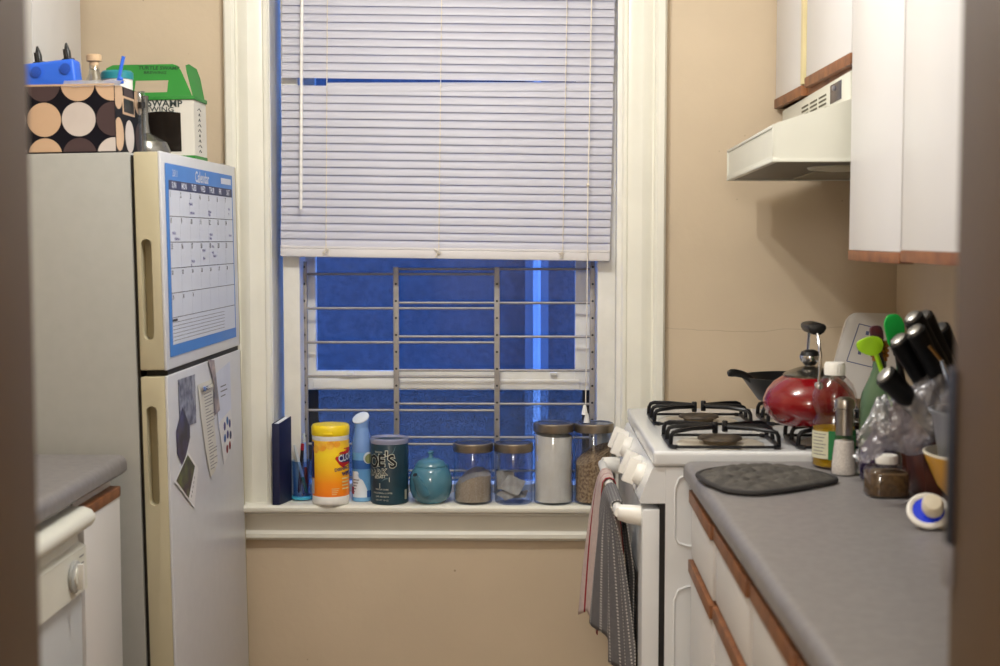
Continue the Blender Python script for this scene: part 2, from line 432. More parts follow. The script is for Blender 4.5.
b = MB(mat('white_blind_rail', (210, 207, 208), 0.5, vary=.02)); b.box(-.6349, .238, 3.757, 3.787, 1.316, 1.3385, bev=.004); b.box(-.6349, .238, 3.759, 3.785, 1.3385, 1.345, bev=.002); obj('bottom_rail', b, bl)
b = MB(BL); b.box(-.64, .243, 3.762, 3.79, 2.262, 2.29, bev=.002); obj('headrail', b, bl)
CORD = mat('cream_cord', (222, 214, 200), 0.8)
for x in (-.514, -.215, .1125):
    b = MB(CORD); b.tube([(x, 3.7585, 1.338 + .0), (x, 3.7585, 2.27)], .0011, seg=6)
    zz = 1.345
    while zz < 2.26:
        b.tube([(x, 3.7585, zz), (x + .002, 3.757, zz + .004), (x, 3.7585, zz + .008)], .0009, seg=5); zz += .02105
    rnd = random.Random(int(x * 1000))
    pts = [(x + rnd.uniform(-.012, .012), 3.753 + rnd.uniform(-.003, .003), 1.33 + rnd.uniform(-.012, .012)) for _ in range(14)]
    b.tube(pts, .001, seg=5); obj('ladder_cord', b, bl)
b = MB(mat('clear_white_wand', (232, 230, 226), 0.25)); b.tube([(-.5775, 3.742, 2.26), (-.5785, 3.742, 1.80), (-.5785, 3.743, 1.441)], .0042, seg=8); obj('tilt_wand', b, bl)
b = MB(CORD); b.tube([(.1755, 3.742, 2.26), (.176, 3.742, 1.53), (.1755, 3.742, 1.51), (.178, 3.744, 1.3), (.180, 3.748, 1.0), (.1805, 3.75, .937)], .0016, seg=6)
b.lathe([(.001, -.006), (.005, 0), (.001, .006)], .1755, 3.742, seg=10, fn=lambda p: p + Vector((0, 0, 1.515))); obj('pull_cord', b, bl)
WP = mat('white_plastic', (236, 234, 228), 0.35, vary=.01)
for (x, z) in ((.178, .922), (.184, .9005)):
    b = MB(WP); b.lathe([(.0085, z - .013), (.0075, z - .006), (.004, z + .011), (.0015, z + .013)], x, 3.75, seg=16); obj('tassel', b, bl)

bl.rotation_euler.y = .0145; bl.location.x -= .0055; bl.location.z += .001

# ================================================================== LEFT SIDE
# fridge: door face is local x = 0, near edge local y = 0
FRL = (-.763 + .0249, 3.0, 0); FRR = (0, -.016, -.0211)
fr = thing('refrigerator', 'white two-door refrigerator with yellowed recessed handles, papers on its doors', 'refrigerator', FRL, FRR)
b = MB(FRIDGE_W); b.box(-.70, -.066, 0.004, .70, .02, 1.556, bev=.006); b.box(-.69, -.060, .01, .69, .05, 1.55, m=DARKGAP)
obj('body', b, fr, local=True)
def fdoor(z0, z1, s0, s1, nm):
    b = MB(FRIDGE_F); b.box(-.057, -.003, 0.050, .712, z0, z1, bev=.002); b.box(-.006, 0, 0.0, .712, z0, z1, bev=.0022, seg=3)
    # near edge carries the beige grip strip
    d = obj(nm, b, fr, local=True)
    g = MB(FRIDGE_B); g.box(-.0575, -.0055, -.0012, .0545, z0 + .001, z1 - .001, bev=.004)
    gp = obj('grip_strip', g, d, local=True, label='yellowed beige plastic grip strip')
    h = (s1 - s0) / 2; zc = (s0 + s1) / 2; r = .0115
    pts = [(r * math.cos(a), (h - r) + r * math.sin(a)) for a in [PI * i / 10 for i in range(11)]] + [(r * math.cos(a), -(h - r) + r * math.sin(a)) for a in [PI + PI * i / 10 for i in range(11)]]
    c = MB(FRIDGE_B); c.prism(pts, -.01, .03, fn=lambda p: Vector((-.036 + p.x, p.z, zc + p.y)))
    par = gp.parent; gp.parent = None; cut(gp, c); gp.parent = par
    t = MB(FRIDGE_B); t.box(-.0535, .0008, .7045, .7140, z0 + .002, z1 - .002, bev=.003); obj('edge_trim', t, d, local=True)
    return d
fd = fdoor(1.092, 1.557, 1.158, 1.372, 'freezer_door')
fdoor(.10, 1.080, .802, 1.016, 'fridge_door')
b = MB(DARKGAP); b.box(-.05, -.004, .02, .70, 1.078, 1.094); obj('door_gasket', b, fr, local=True)
b = MB(STEEL); b.box(-.055, -.012, .655, .70, 1.556, 1.561, bev=.001); b.lathe([(.006, 1.56), (.006, 1.566)], -.03, .69, seg=12); obj('hinge', b, fr, local=True)
FM = Matrix.LocRotScale(Vector(FRL), __import__('mathutils').Euler(FRR), Vector((1, 1, 1)))
def on_door(d=0.0):
    return lambda p: FM @ Vector((d + p.z, p.x - 3.0, p.y))     # (world y, z, out) -> on the door
def sheet(name, outline, m, label, cat, d=.0012, extra=None, curl=0.0):
    cx = sum(p[0] for p in outline) / len(outline); cz = sum(p[1] for p in outline) / len(outline)
    t = MB(m)
    d = d * .5 + .0004; f = on_door(d)
    t.prism(outline, 0, .0006, fn=f)
    if extra: extra(t, on_door(d + .0009))
    o = obj(name, t); tag(o, label, cat); return o
def quadfn(corners, f):
    """unit square -> quad tl,tr,br,bl then f"""
    tl, tr, br, bl_ = [Vector((c[0], c[1], 0)) for c in corners]
    def g(p):
        u, v = p.x, p.y
        q = tl.lerp(tr, u).lerp(bl_.lerp(br, u), 1 - v); q.z = p.z; return f(q)
    return g
def rect(t, f, u0, u1, v0, v1, m, h=0.0):
    t.add([(u0, v0, h), (u1, v0, h), (u1, v1, h), (u0, v1, h)], [(0, 1, 2, 3)], m, f)
# calendar
CALB = mat('calendar_blue', (66, 128, 206), 0.5, vary=.03); CALW = mat('calendar_white', (206, 212, 226), 0.5, vary=.015); NAVY = mat('calendar_navy', (46, 54, 96), .5)
HAND = mat('purple_pen', (70, 66, 150), .5)
corners = [(3.030, 1.534), (3.664, 1.532), (3.661, 1.117), (3.026, 1.118)]
def cal_extra(t, f):
    q = quadfn(corners, f); W_, H_ = .634, .415
    rect(t, q, .035, .985, .06, .865, CALW)
    rect(t, q, .035, .985, .865, .915, NAVY, .0002)
    t.text('Calendar', .036, lambda p: q(Vector((.50 + p.x / W_, .952 + p.y / H_, .0004))), CALW, bold=.0006)
    t.text('2011', .022, lambda p: q(Vector((.12 + p.x / W_, .952 + p.y / H_, .0004))), CALW)
    rect(t, q, .80, .97, .94, .975, CALW, .0004)
    for i, s_ in enumerate(('SUN', 'MON', 'TUES', 'WED', 'THUR', 'FRI', 'SAT')):
        uc = .035 + .95 * (i + .5) / 7
        t.text(s_, .019, lambda p: q(Vector((uc + p.x / W_, .89 + p.y / H_, .0004))), CALW, bold=.0005)
        rect(t, q, uc - .0679, uc - .0665, .20, .865, mat('calendar_rule', (150, 156, 180), .6), .0002)
    rnd = random.Random(3); day = 1
    ROWS = [.865, .728, .593, .458, .328, .20]
    for r_ in range(5):
        rect(t, q, .035, .985, ROWS[r_ + 1] - .0016, ROWS[r_ + 1] + .0016, INK, .0002)
        for i in range(7):
            if day > 31: break
            t.text(str(day), .017 if r_ < 3 else .012, lambda p: q(Vector((.052 + .95 * i / 7 + p.x / W_, ROWS[r_] - .024 + p.y / H_, .0004))), INK, bold=.0003)
            day += 1
    for (u, v, n) in ((.32, .80, 3), (.33, .752, 4), (.60, .765, 3), (.60, .748, 2), (.93, .79, 2), (.93, .76, 1), (.08, .64, 3), (.11, .61, 4), (.61, .635, 3), (.61, .612, 2), (.93, .63, 3), (.33, .487, 3), (.32, .465, 1), (.49, .545, 3), (.50, .50, 2), (.64, .565, 2), (.64, .53, 2), (.66, .51, 3)):
        for k in range(n):
            pts = [(u - .02 + .016 * k + .003 * j, v + .008 * math.sin(j * 2.3 + k), .0006) for j in range(6)]
            for a in range(5):
                x0, y0, _ = pts[a]; x1, y1, _ = pts[a + 1]
                t.add([(x0, y0 - .0034, .0006), (x1, y1 - .0034, .0006), (x1, y1 + .0034, .0006), (x0, y0 + .0034, .0006)], [(0, 1, 2, 3)], HAND, q)
    for k in range(6):
        v = .175 - k * .019
        rect(t, q, .04, .80, v - .0012, v + .0012, INK, .0002)
    rect(t, q, .035, .10, .180, .193, INK, .0004)
sheet('wall_calendar', corners, CALB, 'blue and white monthly calendar on the freezer door', 'calendar', extra=cal_extra)
# photographs and papers on the lower door
PHB = mat('dark_blue_photo', (34, 36, 74), 0.3, rgb2=(150, 154, 172), scale=45, detail=5)
PHV = mat('violet_photo', (62, 56, 110), 0.3, rgb2=(16, 14, 24), scale=22, detail=5)
PHG = mat('green_meadow_photo', (96, 118, 60), 0.3, rgb2=(44, 40, 58), scale=24, detail=4)
PHP = mat('people_photo', (170, 150, 148), .3, rgb2=(40, 48, 82), scale=30)
sheet('photograph', [(3.080, 1.064), (3.228, 1.062), (3.226, .950), (3.085, .955)], PHB, 'dark blue rectangular photo, topmost on the left of the fridge door', 'photograph')
sheet('photograph', [(3.110, 1.000), (3.165, .952), (3.166, .925), (3.100, .870), (3.055, .905), (3.052, .955)], PHV, 'dark violet tilted photo between the blue and the green photos', 'photograph', d=.0022)
def card_x(t, f):
    q = quadfn([(3.144, .895), (3.228, .845), (3.174, .762), (3.025, .848)], f)
    rect(t, q, .02, .70, .06, .92, PHG)
    for k in range(5): rect(t, q, .80, .82, .15 + k * .12, .22 + k * .12, INK)
sheet('photograph', [(3.144, .895), (3.228, .845), (3.180, .762), (3.025, .848)], PAPER, 'white-bordered green photo, lowest of the pictures on the fridge door', 'photograph', d=.0032, extra=card_x)
def rec_x(t, f):
    rnd = random.Random(5)
    for k in range(26):
        z = 1.015 - k * .0077; y0 = 3.262 + .05 * k / 26; l_ = rnd.uniform(.03, .085)
        rect(t, lambda p: f(p), y0 + .035, y0 + .035 + l_, z - .0009, z + .0009, mat('grey_print', (110, 110, 118), .6))
sheet('receipt', [(3.248, 1.035), (3.383, 1.035), (3.390, .95), (3.416, .83), (3.390, .812), (3.343, .804), (3.320, .84), (3.300, .88), (3.268, .96)], mat('cream_receipt_paper', (214, 212, 204), .6, vary=.03), 'long crumpled cream till receipt held on the fridge door', 'receipt', d=.003, extra=rec_x)
sheet('photo_strip', [(3.348, 1.085), (3.41, 1.078), (3.43, 1.02), (3.455, .951), (3.394, .945), (3.40, 1.02)], PHP, 'narrow photo strip between the receipt and the white flyer', 'photograph', d=.004)
def p1x(t, f):
    for k in range(3): rect(t, f, 3.47, 3.47 + (.06, .07, .05)[k], 1.005 - k * .012, 1.008 - k * .012, mat('grey_print', (110, 110, 118), .6))
sheet('flyer', [(3.424, 1.043), (3.581, 1.060), (3.580, .885), (3.440, .905)], mat('pale_flyer_paper', (210, 216, 232), .6), 'pale white flyer at the far right of the fridge door', 'paper', d=.0014, extra=p1x)
def p2x(t, f):
    for k, (y, z, m) in enumerate(((3.50, .905, HAND), (3.53, .915, CALB), (3.555, .905, HAND), (3.50, .875, CALB), (3.53, .88, HAND), (3.56, .875, NAVY), (3.52, .845, mat('red_dot', (160, 60, 70), .5)), (3.55, .85, mat('red_dot', (160, 60, 70), .5)))):
        t.lathe([(.011, 0), (.0, .0001)], m=m, seg=10, fn=lambda p, y=y, z=z: f(Vector((y + p.x, z + p.y, 0))))
sheet('drawing', [(3.442, .921), (3.573, .940), (3.598, .856), (3.483, .812)], PAPER, 'white card with rows of small coloured figures, lowest right on the fridge door', 'paper', d=.0024, extra=p2x)
t = MB(CHROME); t.box(0, .004, 0, .008, 0, .10, bev=.0015, fn=lambda p: on_door(.004)(Vector((3.275 + p.z, 1.018 + p.y, p.x))))
t.lathe([(.006, 0), (.006, .006)], m=mat('blue_magnet', (88, 110, 160), .4), seg=14, fn=lambda p: on_door(.006)(Vector((3.282 + p.x, 1.022 + p.y, p.z))))
tag(obj('magnet_clip', t), 'small metal magnet clip holding the top of the receipt', 'magnet')

# ---- over the fridge: wall cupboard
cb = thing('wall_cabinet', 'white wall cabinet above the refrigerator at the upper left', 'cabinet', (-1.31, 3.35, 1.745))
b = MB(WHITE_LAM); b.box(XL, -1.170, 2.99, 3.735, 1.745, 2.45, bev=.002); obj('body', b, cb)
for y0, y1 in ((2.99, 3.36), (3.365, 3.735)):
    b = MB(WHITE_LAM); b.box(-1.170, -1.152, y0, y1, 1.748, 2.45, bev=.002); obj('door', b, cb)

# ---- things on the fridge top
FT = 1.556
PC = [mat('box_tan', (196, 164, 134), .6), mat('box_pale_grey', (196, 186, 180), .6), mat('box_brown', (66, 48, 50), .6)]
PN = mat('box_black', (16, 15, 24), .6, vary=.1, spec=.15)
BX0, BX1, BY0, BY1, BZ1 = -1.22, -.872, 3.06, 3.275, 1.706
b = MB(PN)
b.box(BX0, BX1, BY0, BY0 + .004, FT + .001, BZ1); b.box(BX0, BX1, BY1 - .004, BY1, FT + .001, BZ1)
b.box(BX0, BX0 + .004, BY0 + .004, BY1 - .004, FT + .001, BZ1); b.box(BX1 - .004, BX1, BY0 + .004, BY1 - .004, FT + .001, BZ1); b.box(BX0, BX1, BY0, BY1, FT + .001, FT + .005)
def circ(cu, cv, r, u0, u1, v0, v1, m, fn):
    pts = clip_poly([(cu + r * math.cos(2 * PI * k / 40), cv + r * math.sin(2 * PI * k / 40)) for k in range(40)], u0, u1, v0, v1)
    if len(pts) > 2: b.add([(p[0], p[1], 0) for p in pts], [tuple(range(len(pts)))], m, fn)
rows = [(1.705, [1, 0, 0, 2]), (1.631, [0, 1, 2, 0]), (1.556, [0, 2, 1, 0])]
for zc, cols in ((1.706, (1, 0, 2, 0, 0)), (1.631, (2, 1, 0, 1, 2)), (1.555, (0, 1, 0, 2, 1))):
    for k in range(5):
        xc = -.8765 - .0745 * (4 - k)
        circ(xc, zc, .0365, BX0 + .002, BX1 - .001, FT + .006, BZ1 - .001, PC[cols[k]], lambda p: Vector((p.x, BY0 - .0004, p.y)))
for zc, cols in ((1.69, (0, 2, 0)), (1.6, (0, 1, 2))):
    for k in range(3):
        circ(3.085 + .083 * k, zc, .036, BY0 + .001, BY1 - .001, FT + .006, BZ1 - .001, PC[cols[k]], lambda p: Vector((BX1 + .0004, p.x, p.y)))
b.box(BX1 - .0005, BX1 + .0010, 3.118, 3.212, 1.646, 1.686, m=PC[0], bev=.0003); b.box(BX1 - .0005, BX1 + .0016, 3.125, 3.205, 1.651, 1.681, m=BLACK, bev=.0004)
b.box(BX0, BX1, BY0 - .0012, BY0, BZ1 - .004, BZ1, m=PC[0])
tag(obj('storage_box', b), 'open black storage box with tan, grey and brown dots on the fridge', 'box')
# blue caddy leaning in the box
BLUE = mat('bright_blue_plastic', (44, 104, 222), 0.4, vary=.03)
bc = thing('bottle_rack', 'bright blue plastic rack with two black pegs sticking up from the dotted box', 'rack', (-1.01, 3.13, FT + .02), (0, 0, 0))
b = MB(BLUE); b.box(-1.17, -.953, 3.10, 3.150, 1.645, 1.762, bev=.008, seg=3)
rk = obj('body', b, bc)
for x in (-1.036, -.972):
    b = MB(mat('deep_blue_plastic', (30, 78, 180), .4)); b.lathe([(.0115, .003), (.010, .0), (.007, -.001), (.0068, .0035), (0, .004)], seg=24, fn=lambda p, x=x: Vector((x + p.x, 3.0995 - p.z, 1.741 + p.y)))
    b.lathe([(.0075, 0), (.0, .0005)], m=mat('deep_blue_hole', (18, 48, 128), .5), seg=20, fn=lambda p, x=x: Vector((x + p.x, 3.0990 - p.z, 1.741 + p.y)))
    obj('stud', b, bc)
    b = MB(BLACK); b.lathe([(.014, 1.760), (.014, 1.765), (.007, 1.767), (.0075, 1.780), (.005, 1.790), (.002, 1.800)], x, 3.126, seg=16); b.box(x - .003, x + .003, 3.105, 3.125, 1.763, 1.784, bev=.001)
    obj('peg', b, bc)
# crinkled clear bag edge over the box rim
SHEETM = glass('crinkled_clear_plastic', (228, 228, 230), .25, edge=.6, bump=.5, bscale=60, milky=.35)
b = MB(SHEETM)
def bagf(u, v):
    x = -.985 + .125 * u; a = v * 2.2
    z = 1.7085 + .008 * math.sin(a) + .003 * noise.noise(Vector((u * 6, v * 4, 0))) - (.018 * max(0, .45 - v) if v < .45 else 0)
    y = 3.056 + .055 * v + .002 * noise.noise(Vector((u * 8, v * 5, 3)))
    return (x, y, z)
b.grid(24, 14, bagf); tag(obj('plastic_bag', b), 'clear plastic bag lying folded over the rim of the dotted box', 'bag')
# corked bottle
cbt = thing('corked_bottle', 'small clear glass bottle with a wooden stopper standing in the dotted box', 'bottle', (-.950, 3.182, FT + .006))
b = MB(glass('clear_bottle_glass', (232, 234, 232), .05, edge=.75, facing=.15)); b.lathe([(.020, 1.562), (.022, 1.60), (.022, 1.70), (.021, 1.722), (.012, 1.742), (.010, 1.765)], -.950, 3.182, seg=28, close=False); obj('body', b, cbt)
b = MB(mat('pale_cork', (206, 176, 140), .7)); b.lathe([(.0105, 1.752), (.0105, 1.768), (.0165, 1.769), (.0165, 1.782), (.014, 1.784)], -.950, 3.182, seg=24); obj('stopper', b, cbt)
# tub
tb = thing('food_tub', 'white tub with a teal lid standing in the dotted box', 'tub', (-.9, 3.215, FT + .006))
b = MB(WP); b.lathe([(.030, 1.562), (.034, 1.735)], -.914, 3.234, seg=30); obj('body', b, tb)
b = MB(mat('teal_lid', (30, 128, 140), .4)); b.lathe([(.036, 1.733), (.036, 1.748), (.032, 1.752), (0, 1.752)], -.914, 3.234, seg=30); obj('lid', b, tb)
# blue utensil
b = MB(BLUE); b.tube([(-.895, 3.14, 1.60), (-.888, 3.11, 1.695), (-.868, 3.098, 1.722)], [.005, .006, .006], seg=8); b.tube([(-.875, 3.10, 1.712), (-.861, 3.10, 1.768)], [.0062, .0075], seg=8, flat=.5)
b.box(-.905, -.862, 3.095, 3.103, 1.709, 1.716, bev=.003)
tag(obj('plastic_scoop', b), 'bright blue plastic utensil handle poking out of the dotted box corner', 'utensil')
# decanter / domed glass vessel behind box
b = MB(mat('smoky_metal_glass', (128, 126, 120), .22, metal=.75)); b.lathe([(.046, FT), (.058, FT + .008), (.060, FT + .022), (.052, FT + .042), (.028, FT + .055), (.014, FT + .064), (.0105, FT + .09), (.0105, FT + .13), (.013, FT + .150)], -.884, 3.338, seg=36)
tag(obj('decanter', b), 'smoky grey long-necked decanter between the dotted box and the green carton', 'decanter')
b = MB(glass('clear_cup_glass', (225, 232, 238), .05, edge=.7, facing=.12), BLACK); b.lathe([(.008, FT + .001), (.008, FT + .148), (.0088, FT + .150)], -.861, 3.235, seg=18); b.lathe([(.0085, FT + .112), (.0085, FT + .126)], -.861, 3.235, seg=18, m=BLACK)
tag(obj('glass_vial', b), 'slim clear glass tube with a dark band beside the dotted box', 'glass')
# cardboard carrier
GRN = mat('green_card', (38, 128, 44), .55, vary=.04); WCD = mat('white_card', (214, 210, 200), .6, vary=.02); GLT = mat('green_lettering', (14, 62, 26), .6)
BRN = mat('dark_bottle_glass', (26, 20, 16), .25); GREYT = mat('dark_grey_lettering', (50, 60, 58), .6)
ct = thing('bottle_carrier', 'white cardboard bottle carrier with a green gabled handle on the fridge', 'carton', (-.88, 3.45, FT))
CX0, CX1, CY0, CY1 = -.985, -.7815, 3.406, 3.536
b = MB(WCD); b.box(CX0, CX1, CY0, CY1, FT + .014, 1.705)
b.box(-.908, -.8135, CY0 - .0006, CY0, 1.580, 1.672, m=BRN)
b.add([(-.908 + .0945 * i / 8, CY0 - .0007, 1.672 + .004 * math.sin(PI * i / 8)) for i in range(9)] + [(-.8135, CY0 - .0007, 1.66), (-.908, CY0 - .0007, 1.66)], [tuple(range(11))], BRN)
fc = lambda x, z, sh_=0: (lambda p: Vector((x + p.x + p.y * sh_, CY0 - .0012, z + p.y - p.x * .04)))
b.text('TURTLE SWAMP', .0225, fc(-.8085, 1.6925), GREYT, align='RIGHT', bold=.0005, sx=1.08); b.text('BREWING', .0165, fc(-.8285, 1.679), GREYT, align='RIGHT', bold=.0003, sx=1.25)
# faint drawn ornament on the side panel
for k in range(9):
    z = 1.58 + k * .0125; r = .012 + .006 * math.sin(k * 1.7)
    b.tube([(CX1 + .0006, 3.46 - r, z), (CX1 + .0006, 3.46, z + .006), (CX1 + .0006, 3.46 + r, z)], .0009, m=GREYT, seg=4)
obj('body', b, ct)
b = MB(GRN); b.box(CX0, CX1 + .0008, CY0 - .0008, CY1, FT + .002, FT + .0145); obj('base_band', b, ct)
b = MB(GRN)
b.box(CX0, CX1 + .004, CY0 - .004, CY1, 1.703, 1.712, bev=.001)
# front handle panel with a hand hole (frame made of strips), leaning back to the ridge
def lean(p): return Vector((p.x, CY0 - .001 + (p.y - 1.708) * .55 + p.z, p.y))
hz0, hz1 = 1.722, 1.752; hx0, hx1 = -.925, -.846
out = [(-1.0, 1.706), (-.783, 1.706), (-.787, 1.716), (-.818, 1.776), (-.828, 1.789), (-.840, 1.793), (-.985, 1.793), (-1.0, 1.785)]
hole = []
for (cx_, cz_, a0) in ((hx1 - .011, hz0 + .011, -90), (hx1 - .011, hz1 - .011, 0), (hx0 + .011, hz1 - .011, 90), (hx0 + .011, hz0 + .011, 180)):
    for i in range(5):
        a = math.radians(a0 + i * 22.5); hole.append((cx_ + .011 * math.cos(a), cz_ + .011 * math.sin(a)))
for (u0, u1, v0, v1) in ((-1.0, hx0, 1.700, 1.80), (hx1, -.78, 1.700, 1.80), (hx0, hx1, 1.700, hz0), (hx0, hx1, hz1, 1.80)):
    pts = clip_poly(out, u0, u1, v0, v1); b.prism(pts, 0, .0015, fn=lean)
b.text('TURTLE SWAMP', .0125, lambda p: lean(Vector((-.872 + p.x, 1.783 + p.y - p.x * .03, -.0007))), GLT, bold=.0003, sx=1.1); b.text('BREWING', .0095, lambda p: lean(Vector((-.880 + p.x, 1.7715 + p.y - p.x * .03, -.0007))), GLT, bold=.0002, sx=1.3)
# gable end flap on the right
gab = [(CY0 + .004, 1.709), (CY1 - .005, 1.709), (CY1 - .010, 1.765), (CY1 - .022, 1.787), (3.475, 1.795), (3.455, 1.790), (3.447, 1.775)]
b.prism(gab, 0, .0015, fn=lambda p: Vector((CX1 - .002 - (p.y - 1.709) * (.44 - 2.4 * max(0, p.x - CY0)) + p.z, p.x, p.y)))
b.prism([(-1.0, 1.706), (-.79, 1.706), (-.80, 1.720), (-1.0, 1.720)], 0, .0015, fn=lambda p: Vector((p.x, CY1 - (p.y - 1.706) * .55 + p.z, p.y)))
obj('handle_top', b, ct, label='green gabled handle with a hand hole')

# ---- left counter, cupboard, dishwasher
def counter(name, x0, x1, y0, y1, edge_sgn, label, cat='worktop'):
    b = MB(COUNTER); t, bz = .915, .877
    # rounded nose towards the aisle
    xe = x1 if edge_sgn > 0 else x0; xb = x0 if edge_sgn > 0 else x1; s = edge_sgn; r = .018
    prof = [(xb, t), (xe - s * r, t)] + [(xe - s * r + s * r * math.sin(a), t - r + r * math.cos(a)) for a in [PI / 2 * i / 6 for i in range(1, 7)]] + [(xe, bz + .006), (xe - s * .006, bz), (xb, bz)]
    b.prism(prof, y0, y1, fn=lambda p: Vector((p.x, p.z, p.y))); return tag(obj(name, b), label, cat)
counter('countertop', XL + .001, -.838, 1.25, 2.975, 1, 'grey laminate worktop beside the refrigerator on the left')
bc2 = thing('base_cabinet', 'narrow white base cabinet with an oak rail between dishwasher and refrigerator', 'cabinet', (-1.1, 2.88, 0))
b = MB(WHITE_LAM); b.box(XL + .002, -.868, 2.703, 2.955, .1, .876); b.box(XL + .05, -.92, 2.703, 2.955, 0, .1, m=DARKGAP); obj('body', b, bc2)
b = MB(WHITE_LAM); b.box(-.868, -.848, 2.706, 2.953, .11, .831, bev=.0015); obj('door', b, bc2)
b = MB(WOOD); b.box(-.872, -.846, 2.706, 2.953, .831, .852, bev=.001); obj('rail', b, bc2, label='oak finger rail')
DWM = mat('dishwasher_white', (218, 218, 208), .35, vary=.015); DWP = mat('dishwasher_door_grey', (196, 200, 204), .4, vary=.01)
dw = thing('dishwasher', 'white dishwasher with a round dial under the left worktop', 'dishwasher', (-1.1, 2.47, 0))
b = MB(DWP); b.box(XL + .002, -.872, 2.09, 2.700, .05, .860); b.box(-.872, -.852, 2.095, 2.696, .10, .694, bev=.002); obj('body', b, dw)
b = MB(DWM); b.prism([(-.875, .858), (-.845, .858), (-.830, .852), (-.823, .842), (-.823, .832), (-.830, .822), (-.850, .812), (-.875, .808)], 2.093, 2.698, fn=lambda p: Vector((p.x, p.z, p.y))); obj('handle', b, dw, ang=50)
b = MB(DWM); b.prism([(-.875, .808), (-.858, .806), (-.856, .790), (-.842, .782), (-.840, .700), (-.848, .694), (-.875, .694)], 2.093, 2.696, fn=lambda p: Vector((p.x, p.z, p.y)))
for k in range(4): b.box(-.8405, -.8398, 2.650, 2.675, .768 - k * .014, .770 - k * .014, m=mat('grey_print', (110, 110, 118), .6))
cp = obj('control_panel', b, dw)
b = MB(mat('dial_grey', (176, 178, 176), .4)); sx = lambda p: Vector((-.840 + p.z, 2.612 + p.x, .741 + p.y))
b.lathe([(.030, 0), (.030, .006), (.026, .008)], seg=32, fn=sx)
b.prism([(-.006, -.024), (.006, -.024), (.004, .024), (-.004, .024)], .006, .020, m=WP, fn=sx, bev=.002); b.lathe([(.020, .006), (.018, .010), (0, .011)], seg=24, m=DWM, fn=sx); obj('dial', b, dw, label='grey dial with a white grip')

# ================================================================== RIGHT SIDE
counter('countertop', .333, XR - .001, 1.25, 2.905, -1, 'long grey laminate worktop running along the right wall')
def col_cab(y0, y1, name='base_cabinet', label=''):
    t = thing(name, label, 'cabinet', (.67, (y0 + y1) / 2, 0), group=None)
    b = MB(WHITE_LAM); b.box(.382, XR - .002, y0 + .001, y1 - .001, .10, .876); b.box(.3795, .383, y0 + .001, y1 - .001, .10, .876, m=mat('shadow_gap_brown', (70, 52, 40), .8)); b.box(.42, XR - .03, y0 + .002, y1 - .002, 0, .1, m=DARKGAP); obj('body', b, t)  # dark strip on the white body paints in the shade between the fronts
    rails = [(.857, .831), (.712, .686)]
    dz = [(.831, .714), (.686, .11)]
    for i in range(2):
        skew = lambda p: Vector((p.x - .0048 * (y1 - p.y) / (y1 - y0) + .002, p.y, p.z)); b = MB(WHITE_LAM); b.box(.348, .378, y0 + .004, y1 - .004, dz[i][1] + (.006 if i == 0 else 0), dz[i][0], bev=.0015, fn=skew)
        d = obj('drawer' if i == 0 else 'door', b, t)
        b = MB(WOOD); b.box(.342, .378, y0 + .0025, y1 - .0025, rails[i][1], rails[i][0], bev=.0015, fn=skew); obj('rail', b, d, label='oak finger rail')
col_cab(2.530, 2.903, label='white base cabinet with oak rails next to the stove')
col_cab(2.122, 2.528, label='white base cabinet with oak rails, second from the stove')
col_cab(1.746, 2.120, label='white base cabinet with oak rails, third from the stove')
col_cab(1.262, 1.744, label='white base cabinet with oak rails nearest the doorway')

# ---- stove
st = thing('gas_stove', 'white gas stove with black grates between window and worktop', 'stove', (.6, 3.28, 0))
SX0, SX1, SY0, SY1 = .272, .93, 2.915, 3.652
b = MB(STOVE_W); b.box(.298, SX1, SY0 + .004, SY1 - .004, .06, .900); b.box(.33, SX1, SY0 + .03, SY1 - .03, 0, .06, m=DARKGAP)
# raised panel border on the side
for zb_, zt_ in ((.735, .885), (.12, .65)):
    rr = [(.318, zb_ + .02), (.318, zt_ - .03), (.326, zt_ - .008), (.345, zt_), (.88, zt_), (.88, zb_), (.345, zb_), (.326, zb_ + .006)]
    b.tube([(x, SY0 + .004, z) for x, z in rr], .0028, seg=6, closed=True)
obj('body', b, st)
b = MB(STOVE_W); b.box(SX0, SX1, SY0, SY1, .901, .934, bev=.009, seg=4)
top = obj('cooktop', b, st)
b = MB(STOVE_W); b.box(SX1 - .01, XR - .004, SY0 + .01, SY1 - .01, .80, .955, bev=.006); obj('back_ledge', b, st)
BURN = mat('burner_bowl_enamel', (206, 202, 192), .3, rgb2=(172, 160, 140), scale=14); BCAP = mat('worn_burner_cap', (88, 76, 62), .6, rgb2=(60, 52, 44), scale=40); ALU = mat('stained_burner_ring', (150, 136, 118), .45, metal=.5)
GX = [.424, .690]; GYs = [3.025, 3.390]
for gx in GX:
    for gy in GYs:
        b = MB(BURN); b.lathe([(.094, .9345), (.088, .9375), (.070, .9352), (.034, .9350)], gx, gy, seg=36)
        bo = obj('burner', b, st)
        b = MB(ALU, BCAP); b.lathe([(.034, .935), (.037, .940), (.042, .943)], gx, gy, seg=30); b.lathe([(.044, .943), (.048, .945), (.046, .950), (.030, .952), (0, .952)], gx, gy, seg=30, m=BCAP)
        obj('burner_cap', b, bo)
